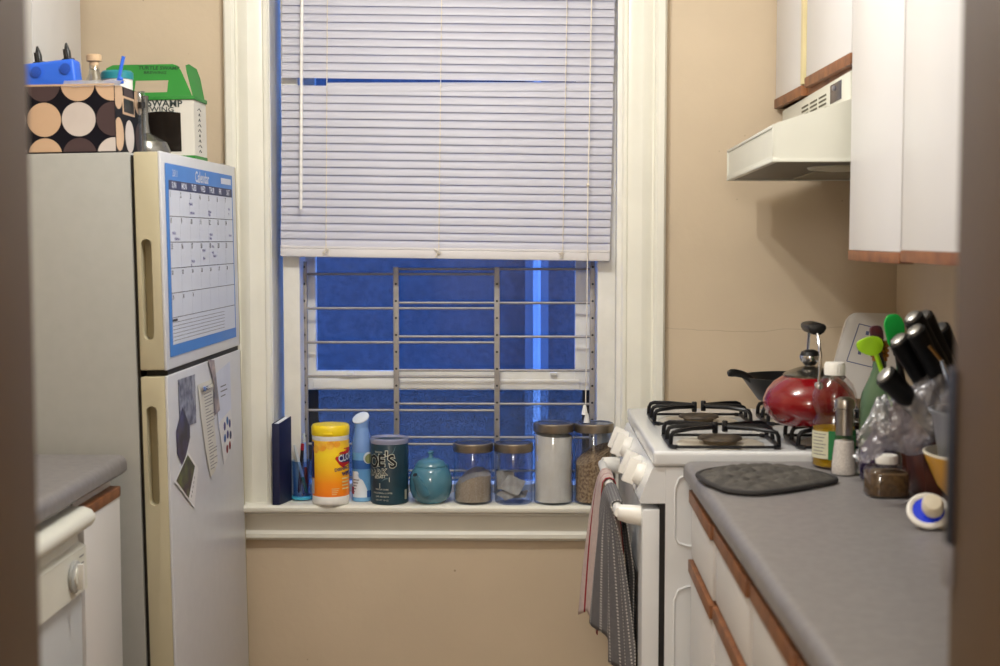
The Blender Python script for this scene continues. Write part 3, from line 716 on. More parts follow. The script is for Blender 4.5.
def grate(gx, gy):
    b = MB(IRON); hx, hy, r, zt = .113, .090, .0047, .970; zb = .940
    for sx_ in (-1, 1):
        x0 = gx + sx_ * hx
        b.tube([(x0 - sx_ * .012, gy - hy, zb), (x0 - sx_ * .002, gy - hy + .008, zb), (x0, gy - hy + .02, zb), (x0, gy + hy - .02, zb), (x0 - sx_ * .002, gy + hy - .008, zb), (x0 - sx_ * .012, gy + hy, zb)], r, seg=8)
        for oy in (-.074, 0, .074):
            tipx = gx + sx_ * (.010 if oy == 0 else .015); tipy = gy + oy * .20
            pts = [(x0, gy + oy, zb), (x0 - sx_ * .001, gy + oy, zt - .010), (x0 - sx_ * .005, gy + oy, zt - .002), (x0 - sx_ * .014, gy + oy * .98, zt + .001), ((x0 + tipx) / 2, gy + oy * .62, zt + .003), (tipx, tipy, zt + .002)]
            b.tube(pts, [r, r, r, r, r, r * 1.1], seg=8)
        b.box(gx + sx_ * .012 - .006, gx + sx_ * .012 + .006, gy + sx_ * .010 - .006, gy + sx_ * .010 + .006, zt - .012, zt + (.013 if gx < .5 else .007), bev=.003)
    for sy_ in (-1, 1):
        b.tube([(gx - hx + .012, gy + sy_ * hy, zb), (gx + hx - .012, gy + sy_ * hy, zb)], .0032, seg=8)
    return b
glab = {(0, 0): 'black iron grate, near the worktop at the stove front', (1, 0): 'black iron grate under the red kettle', (0, 1): 'black iron grate by the window casing', (1, 1): 'black iron grate under the black pan'}
for i, gx in enumerate(GX):
    for j, gy in enumerate(GYs):
        tag(obj('stove_grate', grate(gx, gy), origin=(gx, gy, .9348)), glab[(i, j)], 'grate', 'stove grates')
# control panel, sloping out towards the bottom
b = MB(STOVE_W); b.prism([(.300, .900), (.274, .900), (.270, .895), (.244, .830), (.247, .824), (.300, .824)], SY0 + .006, SY1 - .006, fn=lambda p: Vector((p.x, p.z, p.y)))
obj('control_panel', b, st, ang=30)
for y in (3.03, 3.135, 3.415, 3.52):
    n = Vector((-.93, 0, .36)).normalized(); c0 = Vector((.2585, y, .866)); vz = Vector((.36, 0, .93)).normalized(); vy = Vector((0, 1, 0))
    f = lambda p: c0 + vy * p.x + vz * p.y + n * p.z
    b = MB(WP); b.lathe([(.026, 0), (.026, .006), (.023, .012), (.021, .016), (.019, .018)], seg=28, fn=f)
    b.prism([(-.0085, -.027), (.0085, -.027), (.0075, .027), (-.0075, .027)], .010, .038, fn=f, bev=.003); obj('knob', b, st)
# oven door and bar
b = MB(STOVE_W); b.box(.250, .289, SY0 + .006, SY1 - .006, .22, .812, bev=.006)
b.box(.246, .252, SY0 + .09, SY1 - .09, .36, .66, m=mat('oven_glass', (28, 28, 32), .1), bev=.002)
od = obj('oven_door', b, st)
b = MB(BLACK); b.box(.286, .299, SY0 + .0055, SY1 - .01, .07, .823); obj('door_gasket', b, st)
b = MB(STOVE_W); b.box(.252, .290, SY0 + .006, SY1 - .006, .07, .212, bev=.006); obj('drawer', b, st)
BAR = (.205, .797)
b = MB(WP); b.tube([(BAR[0], 2.96, BAR[1]), (BAR[0], 3.60, BAR[1])], .0105, seg=14)
for y, s_ in ((2.965, 1), (3.60, -1)):
    b.tube([(BAR[0], y, BAR[1]), (.225, y - .005 * s_, BAR[1] - .003), (.252, y - .008 * s_, BAR[1] - .006)], [.0145, .0175, .019], seg=16, flat=1.15)
obj('handle', b, od)
# towels over the bar
def towel_mat(name, base, c2, freq, wid, dot):
    m = mat(name, base, .9, vary=.06, scale=90, bump=.6, bscale=500); nt = m.node_tree; N = nt.nodes; L = nt.links; bs = N['Principled BSDF']
    src = bs.inputs['Base Color'].links[0].from_socket
    uv = N.new('ShaderNodeUVMap'); uv.uv_map = 'weave'; sp = N.new('ShaderNodeSeparateXYZ'); L.new(uv.outputs[0], sp.inputs[0])
    def band(sock, fr_, w_):
        a = N.new('ShaderNodeMath'); a.operation = 'MULTIPLY'; a.inputs[1].default_value = fr_; L.new(sock, a.inputs[0])
        f_ = N.new('ShaderNodeMath'); f_.operation = 'FRACT'; L.new(a.outputs[0], f_.inputs[0])
        c_ = N.new('ShaderNodeMath'); c_.operation = 'LESS_THAN'; c_.inputs[1].default_value = w_; L.new(f_.outputs[0], c_.inputs[0]); return c_.outputs[0]
    k = band(sp.outputs[0], freq, wid)
    if dot:
        k2 = band(sp.outputs[1], dot, .5); mu = N.new('ShaderNodeMath'); mu.operation = 'MULTIPLY'; L.new(k, mu.inputs[0]); L.new(k2, mu.inputs[1]); k = mu.outputs[0]
    mx = N.new('ShaderNodeMix'); mx.data_type = 'RGBA'; L.new(k, mx.inputs['Factor']); L.new(src, mx.inputs[6]); mx.inputs[7].default_value = col(*c2); L.new(mx.outputs[2], bs.inputs['Base Color'])
    return m
def towel(name, label, m, y0, y1, zf, zb, xf, xb, amp, waves, seed, fl=0.0, spread=0.0):
    """cloth over the bar: front flap falls to zf, back flap to zb"""
    nu, nv = 56, 60; bx, bz = BAR; R = .0155; vs = []; uvs = []
    Lf = bz - zf; Lb = bz - zb; tot = Lf + PI * R + Lb
    for j in range(nv):
        s = tot * j / (nv - 1)
        for i in range(nu):
            u = i / (nu - 1); yc = (y0 + y1) / 2; wv = math.sin(u * waves * 2 * PI + seed) + .45 * math.sin(u * waves * 4.3 * PI + seed * 2.1 + s * 4)
            y = y0 + (y1 - y0) * u
            if s < Lf:
                d = Lf - s; k = min(1, d / .10); z = bz - d - (.03 * math.sin(u * 5 + seed) * (d / Lf) if d > .05 else 0)
                xt = xf[0] + (xf[1] - xf[0]) * u; x = bx - R - (bx - R - xt) * min(1, d / Lf) ** .6 + amp * wv * k * (d / Lf) ** .5
                y += spread * (u - .5) * d / Lf + .012 * k * math.cos(u * waves * 2 * PI + seed)
                x = min(x, .2435)
            elif s < Lf + PI * R:
                a = (s - Lf) / R; x = bx - R * math.cos(a); z = bz + R * math.sin(a)
            else:
                d = s - Lf - PI * R; k = min(1, d / .10); z = bz - d; x = bx + R + (xb - bx - R) * min(1, d / .15) + .35 * amp * wv * k
                x = min(x, .2445)
            vs.append((x, y, z)); uvs.append((u, s))
    me = bpy.data.meshes.new(name); fs = [(j * nu + i, j * nu + i + 1, (j + 1) * nu + i + 1, (j + 1) * nu + i) for j in range(nv - 1) for i in range(nu - 1)]
    me.from_pydata(vs, [], fs); ul = me.uv_layers.new(name='weave')
    for p in me.polygons:
        p.use_smooth = True
        for li, vi in zip(p.loop_indices, p.vertices): ul.data[li].uv = (uvs[vi][0] * (y1 - y0 + .12), uvs[vi][1])
    me.materials.append(m); o = bpy.data.objects.new(name, me); C.objects.link(o)
    c = Vector(((xf[0] + xb) / 2, (y0 + y1) / 2, zf)); me.transform(Matrix.Translation(-c)); o.location = c
    md = o.modifiers.new('cloth_thickness', 'SOLIDIFY'); md.thickness = .0022; md.offset = 0
    return tag(o, label, 'towel')
towel('dish_towel', 'grey dish towel with dotted white stripes hanging over the oven bar', towel_mat('grey_dotted_cloth', (104, 102, 104), (196, 192, 188), 42, .2, 150), 3.02, 3.235, .468, .50, (.236, .150), .240, .012, 2.3, .5, spread=.08)
towel('dish_towel', 'pinkish white dish towel with a red border behind the grey towel', towel_mat('red_edged_cloth', (206, 186, 178), (150, 30, 42), 9, .07, 0), 3.30, 3.44, .468, .56, (.175, .152), .236, .008, 1.4, 2.2, spread=.03)

# ---- range hood and upper cabinets
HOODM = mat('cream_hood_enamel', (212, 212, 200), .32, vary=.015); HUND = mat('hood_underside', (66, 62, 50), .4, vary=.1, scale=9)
hd = thing('range_hood', 'cream range hood below the short wall cabinet', 'range hood', (.75, 3.575, 1.51), (-.022, 0, 0))
def hobj(nm, b, ang=38):
    b.bm.transform(Matrix.Translation((-.75, -3.575, -1.51))); return obj(nm, b, hd, local=True, ang=ang)
HY0, HY1 = 2.915, 3.562; HX = .512
prof = [(HX, 1.517), (HX, 1.590), (.520, 1.594), (.690, 1.648), (.985, 1.655), (.985, 1.517)]
b = MB(HOODM)
n = len(prof); vs = [(x, HY0, z) for x, z in prof] + [(x, HY1, z) for x, z in prof]
b.add(vs, [tuple(range(n)), tuple(range(n, 2 * n))[::-1]] + [(i, i + 1, n + i + 1, n + i) for i in range(n - 2)] + [(4, 5, n + 5, n + 4)])
# rolled lower rim and framed front
b.box(HX - .003, HX + .010, HY0 - .002, HY1 + .002, 1.514, 1.522, bev=.002); b.box(HX, .985, HY0 - .003, HY0 + .010, 1.514, 1.520, bev=.001); b.box(HX, .985, HY1 - .010, HY1 + .003, 1.514, 1.522, bev=.002)
for z0, z1, y0, y1 in ((1.584, 1.590, HY0, HY1), (1.520, 1.526, HY0, HY1), (1.526, 1.584, HY0 , HY0 + .010), (1.526, 1.584, HY1 - .010, HY1)):
    b.box(HX - .0025, HX + .002, y0, y1, z0, z1, bev=.0008)
hobj('canopy', b, ang=20)
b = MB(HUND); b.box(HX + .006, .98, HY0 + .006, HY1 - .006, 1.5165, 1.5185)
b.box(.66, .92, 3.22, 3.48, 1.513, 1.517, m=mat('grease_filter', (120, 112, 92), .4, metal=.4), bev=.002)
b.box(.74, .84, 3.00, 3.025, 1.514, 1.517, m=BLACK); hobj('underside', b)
b = MB(mat('frosted_lamp_cover', (190, 186, 160), .35)); b.lathe([(.080, 1.5185), (.075, 1.5125), (.050, 1.510), (0, 1.509)], .70, 3.12, seg=32, sy=1.0); hobj('lamp_cover', b)
b = MB(HOODM); b.box(.668, .985, HY0 + .01, HY1 + .12, 1.600, 1.700, bev=.002)
fm = lambda p: Vector((.6675 - p.z, p.x, p.y))
DK = mat('dark_vent_slot', (84, 80, 64), .6)
for g_ in range(3):
    for r_ in range(4):
        y0 = 3.155 + g_ * .098; z = 1.648 + r_ * .0095
        b.box(.6670, .6682, y0, y0 + .075, z, z + .004, m=DK)
hobj('vent_box', b)
b = MB(mat('hood_switch_panel', (46, 44, 60), .25)); b.box(.6665, .669, 3.005, 3.110, 1.652, 1.692, bev=.001); b.lathe([(.006, 0), (.005, .005)], m=mat('hood_dial', (120, 118, 124), .3), seg=16, fn=lambda p: fm(Vector((3.07 + p.x, 1.682 + p.y, p.z)))); hobj('switch_panel', b)
# short cabinet over the hood
sc_ = thing('wall_cabinet', 'short white wall cabinet with oak edging above the range hood', 'cabinet', (.82, 3.3, 1.70))
b = MB(WHITE_LAM); b.box(.684, XR - .001, 2.885, WY - .002, 1.735, 2.45); b.box(.672, XR - .001, 2.885, WY - .02, 1.708, 1.735, m=WOOD); obj('body', b, sc_)
b = MB(WHITE_LAM); b.box(.660, .682, 3.405, 3.742, 1.732, 2.45, bev=.0015); d1 = obj('door', b, sc_)
b = MB(WOOD); b.box(.657, .684, 3.390, 3.745, 1.708, 1.732, bev=.0015); obj('rail', b, d1, label='oak finger rail')
b = MB(mat('raw_edge_band', (222, 208, 160), .6)); b.box(.657, .683, 3.375, 3.400, 1.734, 2.45, bev=.001); obj('edge_band', b, sc_, label='yellowed cream edge strip')
b = MB(WHITE_LAM); b.box(.660, .682, 2.892, 3.345, 1.745, 2.45, bev=.0015); d2 = obj('door', b, sc_)
b = MB(WOOD); b.box(.657, .684, 2.888, 3.350, 1.722, 1.745, bev=.0015); obj('rail', b, d2, label='oak finger rail')
# tall wall cabinet nearer the camera
tc_ = thing('wall_cabinet', 'tall white two-door wall cabinet above the right worktop', 'cabinet', (.82, 2.4, 1.34))
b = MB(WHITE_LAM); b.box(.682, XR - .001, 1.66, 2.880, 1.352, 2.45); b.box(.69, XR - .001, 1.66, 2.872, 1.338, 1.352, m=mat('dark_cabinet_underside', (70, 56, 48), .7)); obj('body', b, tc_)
for y0, y1 in ((2.492, 2.882), (2.082, 2.486), (1.668, 2.076)):
    zz = 1.350 if y0 > 2.49 else 1.3535
    b = MB(WHITE_LAM); b.box(.660, .681, y0, y1, zz, 2.45, bev=.0015); d = obj('door', b, tc_)
    b = MB(WOOD); b.box(.658, .684, y0, y1, zz - .0205, zz - .0005, bev=.0015); obj('rail', b, d, label='oak finger rail')


# settle what stands on the slightly leaning fridge top
PIV = Vector((-.763, 3.3, 1.556)); RY = Matrix.Rotation(-.016, 3, 'Y')
for o in list(C.objects):
    if o.name == 'bottle_rack': o.rotation_euler.y = -.095
    if o.parent is None and o.name.split('.')[0] in ('storage_box', 'bottle_rack', 'plastic_bag', 'corked_bottle', 'food_tub', 'plastic_scoop', 'decanter', 'glass_vial', 'bottle_carrier'):
        o.location = RY @ (o.location - PIV) + PIV; o.rotation_euler.y -= .016

# ================================================================== ON THE WINDOW SILL
SZ = .6685
def jar(cx, cy, r, h, label, group=None):
    t = thing('glass_jar', label, 'jar', (cx, cy, SZ), group=group)
    b = MB(glass('jar_glass', (236, 242, 252), .05, edge=1.0, facing=.06, power=2.0))
    b.lathe([(r - .004, 0), (r - .001, .002), (r, .006), (r, h - .028), (r - .002, h - .024), (r - .002, h - .010)], seg=48, close=False)
    b.lathe([(0, 0), (r - .004, 0)], seg=48, close=False)
    obj('body', b, t, local=True, recalc=False)
    b = MB(mat('jar_lid_steel', (150, 138, 122), .35, metal=.9, vary=.06, scale=50)); b.lathe([(r - .0035, h - .022), (r + .001, h - .023), (r + .0015, h - .020), (r + .0015, h - .003), (r - .001, h)], seg=48, close=False)
    b.lathe([(r - .001, h), (r - .004, h + .0005), (r - .006, h - .002), (0, h - .002)], seg=48, close=False, m=mat('jar_lid_top', (96, 104, 124), .25, metal=.6))
    obj('lid', b, t, local=True, recalc=False)
    return t
def fill(name, label, cx, cy, r, z0, hf, m, wob=.0, grain=0.0):
    """heap inside a jar, hf(x,y) = height of its surface"""
    b = MB(m); seg = 40; rings = 12; vs = []; fs = []
    for i in range(rings + 1):
        rr = r * i / rings
        for k in range(seg):
            a = 2 * PI * k / seg; x, y = rr * math.sin(a), -rr * math.cos(a)
            vs.append((cx + x, cy + y, z0 + hf(x, y) + grain * noise.noise(Vector((x * 260, y * 260, 1)))))
    for i in range(rings):
        for k in range(seg):
            a = i * seg + k; c_ = i * seg + (k + 1) % seg; fs.append((a, c_, c_ + seg, a + seg))
    base = len(vs); 
    for k in range(seg):
        a = 2 * PI * k / seg; vs.append((cx + r * math.sin(a), cy - r * math.cos(a), z0))
    for k in range(seg):
        fs.append((rings * seg + k, rings * seg + (k + 1) % seg, base + (k + 1) % seg, base + k))
    fs.append(tuple(base + k for k in range(seg)))
    b.add(vs, fs); o = obj(name, b); tag(o, label, name.replace('_', ' '), kind='stuff'); return o
JY = 3.754
J = [(-.1300, .0520, .161), (-.0215, .0505, .161), (.0845, .0525, .214), (.1920, .0515, .214)]
jar(J[0][0], JY, J[0][1], J[0][2], 'short glass jar of tan sugar with a steel lid beside the teapot')
jar(J[1][0], JY, J[1][1], J[1][2], 'short glass jar holding tea bags, with a steel lid')
jar(J[2][0], JY, J[2][1], J[2][2], 'tall glass jar nearly full of white flour')
jar(J[3][0], JY, J[3][1], J[3][2], 'tall glass jar half full of oats, rightmost on the sill')
SUG = mat('tan_sugar', (196, 176, 150), .85, rgb2=(166, 142, 112), scale=420, bump=.5, bscale=500)
SUG2 = mat('pale_sugar', (176, 166, 156), .85, rgb2=(156, 144, 132), scale=300, bump=.4, bscale=500)
o = fill('sugar', 'tan granulated sugar heaped in the short jar beside the teapot', J[0][0], JY, .0475, SZ + .006, lambda x, y: .074 + .10 * x - 9 * (x - .012) ** 2 + .14 * y, SUG, grain=.0008)
o.data.materials.append(SUG2)
for p in o.data.polygons:
    if p.center.z > .052: p.material_index = 1
fill('flour', 'white flour filling the tall jar', J[2][0], JY, .0485, SZ + .006, lambda x, y: .176 - .06 * x + .06 * y, mat('cream_flour', (236, 226, 208), .9, rgb2=(224, 212, 192), scale=18, bump=.3, bscale=120), grain=.0012)
def oat_mat():
    m = mat('rolled_oats', (196, 164, 122), .85, rgb2=(120, 88, 58), scale=150, bump=.9, bscale=200); return m
fill('oats', 'tan oats sloping up to the right in the tall jar', J[3][0], JY, .0475, SZ + .006, lambda x, y: .124 + .52 * x + .25 * y, oat_mat(), grain=.0025)
# tea bags
TEA = mat('tea_bag_paper', (182, 174, 160), .8, rgb2=(150, 140, 128), scale=30, bump=.15, bscale=200)
tb_labels = ['folded tea bag standing upright at the back of the short jar', 'large tea bag slumped across the front of the short jar', 'tea bag lying flat at the bottom right of the short jar', 'tea bag tucked low at the left in the short jar']
specs = [((-.028, .006, .048), (1.25, .15, .5), .052, .050), ((-.002, -.014, .040), (.95, .25, -.55), .058, .046), ((.012, .002, .014), (.30, .05, -.2), .050, .044), ((-.020, -.010, .016), (.45, -.3, .6), .046, .040)]
for (lx, ly, lz), rot, wd, ht in specs:
    b = MB(TEA)
    def tf(u, v, s=1):
        x = (u - .5) * wd; y = (v - .5) * ht; pf = .0018 * math.sin(PI * u) ** .5 * math.sin(PI * v) ** .5
        return (x, y, s * pf + .002 * math.sin(u * 9 + v * 5))
    b.grid(14, 14, lambda u, v: tf(u, v, 1)); b.grid(14, 14, lambda u, v: tf(u, v, -1))
    o = obj('tea_bag', b, local=True); o.location = (J[1][0] + lx * .8, JY + ly, SZ + .008 + lz); o.rotation_euler = rot
    tag(o, tb_labels[specs.index(((lx, ly, lz), rot, wd, ht))], 'tea bag', 'tea bags in the jar')

# teapot
TP = mat('teal_glaze', (76, 126, 146), .14, vary=.05, scale=30, coat=.5)
px_, py_ = -.2425, 3.752
tp = thing('teapot', 'small round teal teapot with its spout turned to the room', 'teapot', (px_, py_, SZ))
b = MB(TP); b.lathe([(0, .002), (.030, .002), (.032, 0), (.036, .002), (.048, .014), (.0545, .034), (.0560, .054), (.0535, .074), (.0475, .090), (.041, .100), (.039, .101), (.034, .099)], seg=48, close=False); obj('body', b, tp, local=True)
b = MB(TP); b.lathe([(.0415, .1015), (.0405, .105), (.033, .115), (.018, .1215), (.007, .123), (.0055, .127), (.0055, .134), (.0085, .137), (.0085, .140), (.004, .142), (0, .142)], seg=40, close=False); b.lathe([(.0415, .1015), (0, .1015)], seg=40, close=False); obj('lid', b, tp, local=True)
b = MB(TP); 
sp_ = [(-.014, -.044, .032), (-.024, -.058, .052), (-.031, -.067, .072), (-.035, -.074, .083)]
b.tube(sp_, [.017, .013, .0095, .0085], seg=20); b.tube([sp_[-1], (-.0354, -.0775, .0885)], [.0085, .0078], seg=20)
sp = obj('spout', b, tp, local=True); tp.scale = (1.03, 1.03, .97)
b = MB(mat('spout_hole', (12, 16, 20), .6)); d_ = (Vector(sp_[-1]) - Vector(sp_[-2])).normalized(); c_ = Vector((-.0354, -.0775, .0885)) + d_ * .0004
b.tube([c_ , c_ + d_ * .0008], [.0064, .0064], seg=18); obj('opening', b, sp, local=True, label='dark spout opening')
b = MB(TP); b.tube([(.022, .046, .084), (.030, .062, .094), (.037, .077, .088), (.039, .082, .066), (.034, .074, .042), (.024, .050, .030)], [.006] * 6, seg=12); obj('handle', b, tp, local=True)

# tin
kx, ky, kr = -.3525, 3.752, .0500
TIN = mat('dark_teal_tin', (30, 62, 74), .38, rgb2=(22, 46, 60), scale=14)
tn = thing('coffee_tin', 'dark teal coffee tin with cream lettering and a pale plastic lid', 'tin', (kx, ky, SZ))
CRM = mat('cream_lettering', (206, 206, 190), .5); BLKT = mat('black_lettering', (14, 18, 22), .5)
b = MB(TIN); b.lathe([(kr - .002, 0), (kr, .002), (kr, .166), (kr - .001, .168)], kx, ky, seg=56, fn=lambda p: p + Vector((0, 0, SZ)))
for s_, a0, z, sz, rt in (('J', -80, .112, .046, .0), ('O', -49, .113, .047, -.05), ('E', -20, .117, .042, .0), ("'", -4, .126, .040, 0), ('S', 13, .115, .047, .25)):
    b.text(s_, sz, wrap(kx, ky, kr + .0006, SZ + z, a0, rt), CRM, bold=.0030, sx=.92); b.text(s_, sz, wrap(kx, ky, kr + .0014, SZ + z, a0, rt), BLKT, bold=.0012, sx=.92)
for s_, a0, sz in (('D', -64, .024), ('A', -46, .024), ('R', -29, .024), ('K', -11, .024)):
    b.text(s_, sz, wrap(kx, ky, kr + .0006, SZ + .089 + .00012 * a0, a0), CRM, bold=.0011); b.text(s_, sz, wrap(kx, ky, kr + .0014, SZ + .089 + .00012 * a0, a0), BLKT)
b.text('ROAST', .011, wrap(kx, ky, kr + .0006, SZ + .074, -26, .12), CRM, bold=.0002)
b.text("TRADER", .0065, wrap(kx, ky, kr + .0006, SZ + .140, -30), CRM)
def arcline(a0, z0, a1, z1, wd, bow=0.0, n=10):
    vs = []
    for i in range(n + 1):
        t_ = i / n; a = math.radians(a0 + (a1 - a0) * t_); z = z0 + (z1 - z0) * t_ + bow * math.sin(PI * t_)
        for sg in (-1, 1): vs.append((kx + (kr + .0006) * math.sin(a), ky - (kr + .0006) * math.cos(a), SZ + z + sg * wd * math.sin(PI * (t_ * .9 + .05))))
    b.add(vs, [(2 * i, 2 * i + 1, 2 * i + 3, 2 * i + 2) for i in range(n)], mat('steam_grey', (110, 136, 140), .5))
arcline(8, .136, 22, .150, .0012, -.004); arcline(14, .134, 24, .156, .001, .002); arcline(-20, .062, 2, .070, .0012, .004)
b.box(-.001, .001, -.0005, .0005, 0, .014, m=CRM, fn=lambda p: wrap(kx, ky, kr + .0006, SZ + .044, -26)(Vector((p.x, p.z, 0)))); b.box(-.001, .001, -.0005, .0005, 0, .012, m=CRM, fn=lambda p: wrap(kx, ky, kr + .0006, SZ + .062, 4)(Vector((p.x, p.z, 0))))
for k in range(5):
    b.text(('MEDIUM DARK', 'WHOLE BEAN COFFEE', '100% ARABICA', 'NET WT 13 OZ', '')[k], (.0058, .0058, .006, .0055, .005)[k], wrap(kx, ky, kr + .0006, SZ + .041 - .0095 * k, -20), CRM)
b.box(-.005, .005, 0, .0003, 0, .026, m=CRM, fn=lambda p: wrap(kx, ky, kr + .0006, SZ + .012, 62)(Vector((p.x, p.z, 0))))
obj('body', b, tn)
b = MB(glass('milky_tin_lid', (200, 206, 226), .3, edge=.5, milky=.6, mrgb=(176, 178, 205))); b.lathe([(kr + .0008, .160), (kr + .0016, .164), (kr + .0018, .171), (kr - .001, .1745), (kr - .004, .173), (kr - .006, .166), (0, .166)], kx, ky, seg=56, close=False, fn=lambda p: p + Vector((0, 0, SZ))); obj('lid', b, tn)

# air freshener
ax, ay = -.4290, 3.772
AF = mat('pale_blue_can', (122, 176, 220), .3, rgb2=(96, 152, 206), scale=16); AFC = mat('blue_trigger_cap', (120, 156, 214), .35)
af = thing('spray_bottle', 'slim blue air freshener can with a slanted white top', 'spray can', (ax, ay, SZ))
b = MB(AF); b.lathe([(.024, 0), (.0265, .003), (.0265, .132)], ax, ay, seg=40, fn=lambda p: p + Vector((0, 0, SZ)))
PW = mat('label_white', (214, 222, 232), .5); DB = mat('label_blue', (48, 96, 168), .5); GR = mat('label_leaf', (150, 158, 110), .5)
def patch(pts, m, dr, cx, cy, R_, z):
    """label patch on a cylinder: pts (degrees, height) as a strip of left/right pairs"""
    vs = []; fs = []; n = 10
    for (al, ar, zz) in pts:
        for i in range(n + 1):
            a = math.radians(al + (ar - al) * i / n); vs.append((cx + (R_ + dr) * math.sin(a), cy - (R_ + dr) * math.cos(a), z + zz))
    for j in range(len(pts) - 1):
        for i in range(n): fs.append((j * (n + 1) + i, j * (n + 1) + i + 1, (j + 1) * (n + 1) + i + 1, (j + 1) * (n + 1) + i))
    b.add(vs, fs, m)
patch([(-70, 80, .088), (-70, 80, .112)], DB, .0004, ax, ay, .0265, SZ)
patch([(-60, 50, .012), (-60, 40, .03), (-60, 15, .055), (-60, -20, .082)], PW, .0006, ax, ay, .0265, SZ)
patch([(-75, -45, .02), (-75, -45, .04)], mat('small_red_mark', (170, 60, 70), .5), .0008, ax, ay, .0265, SZ)
patch([(35, 80, .012), (35, 80, .03)], DB, .0008, ax, ay, .0265, SZ)
for k in range(5): patch([(-50, -50 + (40, 34, 26, 22, 12)[k], .058 - k * .008), (-50, -50 + (40, 34, 26, 22, 12)[k], .0605 - k * .008)], mat('grey_print', (110, 110, 118), .6), .0010, ax, ay, .0265, SZ)
b.lathe([(.016, 0), (.0, .0006)], m=PW, seg=24, fn=lambda p: wrap(ax, ay, .0265 + .001, SZ + .118, 48)(Vector((p.x, p.y, 0)))); b.lathe([(.013, 0), (.0, .0006)], m=GR, seg=24, fn=lambda p: wrap(ax, ay, .0265 + .0016, SZ + .116, 50)(Vector((p.x, p.y, 0))))
obj('body', b, af)
b = MB(AFC); b.lathe([(.0268, .1325), (.0264, .150), (.0230, .172), (.0195, .188), (.0185, .198)], ax, ay, seg=36, fn=lambda p: p + Vector((0, 0, SZ)), close=False)
n_ = 36; lowr = [(ax + .0185 * math.sin(2 * PI * k / n_), ay - .0185 * math.cos(2 * PI * k / n_), SZ + .198) for k in range(n_)]
nrm = Vector((-.30, -.62, .72)).normalized(); e1 = Vector((.95, -.10, .32)); e1 = (e1 - nrm * e1.dot(nrm)).normalized(); e2 = nrm.cross(e1); c0_ = Vector((ax - .001, ay - .004, SZ + .2225))
topr = [tuple(c0_ + e1 * (.0235 * math.sin(2 * PI * k / n_)) - e2 * (.0190 * math.cos(2 * PI * k / n_))) for k in range(n_)]
b.add(lowr + topr, [(k, (k + 1) % n_, n_ + (k + 1) % n_, n_ + k) for k in range(n_)])
cpv = obj('cap', b, af, ang=60)
ctr = Vector((sum(p[0] for p in topr) / n_, sum(p[1] for p in topr) / n_, sum(p[2] for p in topr) / n_))
up2 = [tuple(Vector(p) + nrm * .003) for p in topr]; up3 = [tuple(ctr.lerp(Vector(p), .82) + nrm * .0045) for p in topr]
b = MB(PW); b.add(topr + up2 + up3, [(k, (k + 1) % n_, n_ + (k + 1) % n_, n_ + k) for k in range(n_)] + [(n_ + k, n_ + (k + 1) % n_, 2 * n_ + (k + 1) % n_, 2 * n_ + k) for k in range(n_)] + [tuple(2 * n_ + k for k in range(n_))])
obj('nozzle_plate', b, cpv, label='slanted white oval top')

# wipes canister
wx, wy, wr = -.5075, 3.733, .0490
wc = thing('wipes_canister', 'yellow-orange cleaning wipes canister with a yellow flip lid', 'canister', (wx, wy, SZ))
LBL = bpy.data.materials.new('lemon_to_orange_label'); LBL.use_nodes = True; N = LBL.node_tree.nodes; L = LBL.node_tree.links
tc = N.new('ShaderNodeTexCoord'); sx_ = N.new('ShaderNodeSeparateXYZ'); cr = N.new('ShaderNodeValToRGB'); L.new(tc.outputs['Object'], sx_.inputs[0])
mr = N.new('ShaderNodeMapRange'); mr.inputs['From Min'].default_value = .02; mr.inputs['From Max'].default_value = .175; L.new(sx_.outputs[2], mr.inputs['Value']); L.new(mr.outputs[0], cr.inputs['Fac'])
e = cr.color_ramp.elements; e[0].position = 0; e[0].color = col(255, 130, 20); e[1].position = 1; e[1].color = col(250, 196, 60)
for p_, c_ in ((.25, (255, 150, 20)), (.5, (255, 196, 30)), (.75, (255, 220, 40)), (.88, (252, 206, 50))): q_ = e.new(p_); q_.color = col(*c_)
L.new(cr.outputs['Color'], N['Principled BSDF'].inputs['Base Color']); N['Principled BSDF'].inputs['Roughness'].default_value = .4
up_ = lambda p: p + Vector((0, 0, SZ))
b = MB(WP); b.lathe([(wr - .004, 0), (wr - .001, .003), (wr, .008), (wr, .024), (wr - .001, .026), (wr - .001, .172), (wr, .174), (wr, .184), (wr - .003, .186)], wx, wy, seg=56, fn=up_); obj('body', b, wc)
b = MB(LBL); BLU = mat('label_navy', (44, 38, 100), .45); RED = mat('label_red', (190, 36, 40), .45)
def P2(pts, m, dr): patch(pts, m, dr, wx, wy, wr, SZ)
P2([(-180, 180, .022), (-180, 180, .05), (-180, 180, .09), (-180, 180, .13), (-180, 180, .172)], LBL, -.0002)
n = 10
b.lathe([(wr - .0001, .0225), (wr - .0001, .172)], wx, wy, seg=56, m=LBL, fn=up_, close=False)
P2([(-90, -52, .072), (-90, -54, .168)], BLU, .0003); P2([(-88, -54, .030), (-88, -53, .070)], mat('label_text_panel', (206, 200, 196), .5), .0003)
P2([(22, 26, .126), (38, 100, .096)][:0] or [(48, 52, .100), (36, 100, .108), (22, 110, .124), (22, 110, .128), (36, 110, .140), (54, 110, .152)], RED, .0004)
P2([(44, 110, .114), (31, 110, .1235), (31, 110, .1285), (44, 110, .136)], BLU, .0007)
b.text('CLOROX', .025, wrap(wx, wy, wr + .0011, SZ + .1235, 31, .12), PW, align='LEFT', bold=.0006, sx=.80)
b.text('DISINFECTING', .0115, wrap(wx, wy, wr + .0009, SZ + .095, 19, .10), BLU, align='LEFT', bold=.0003)
b.text('WIPES', .013, wrap(wx, wy, wr + .0009, SZ + .083, 44, .05), BLU, align='LEFT', bold=.0006)
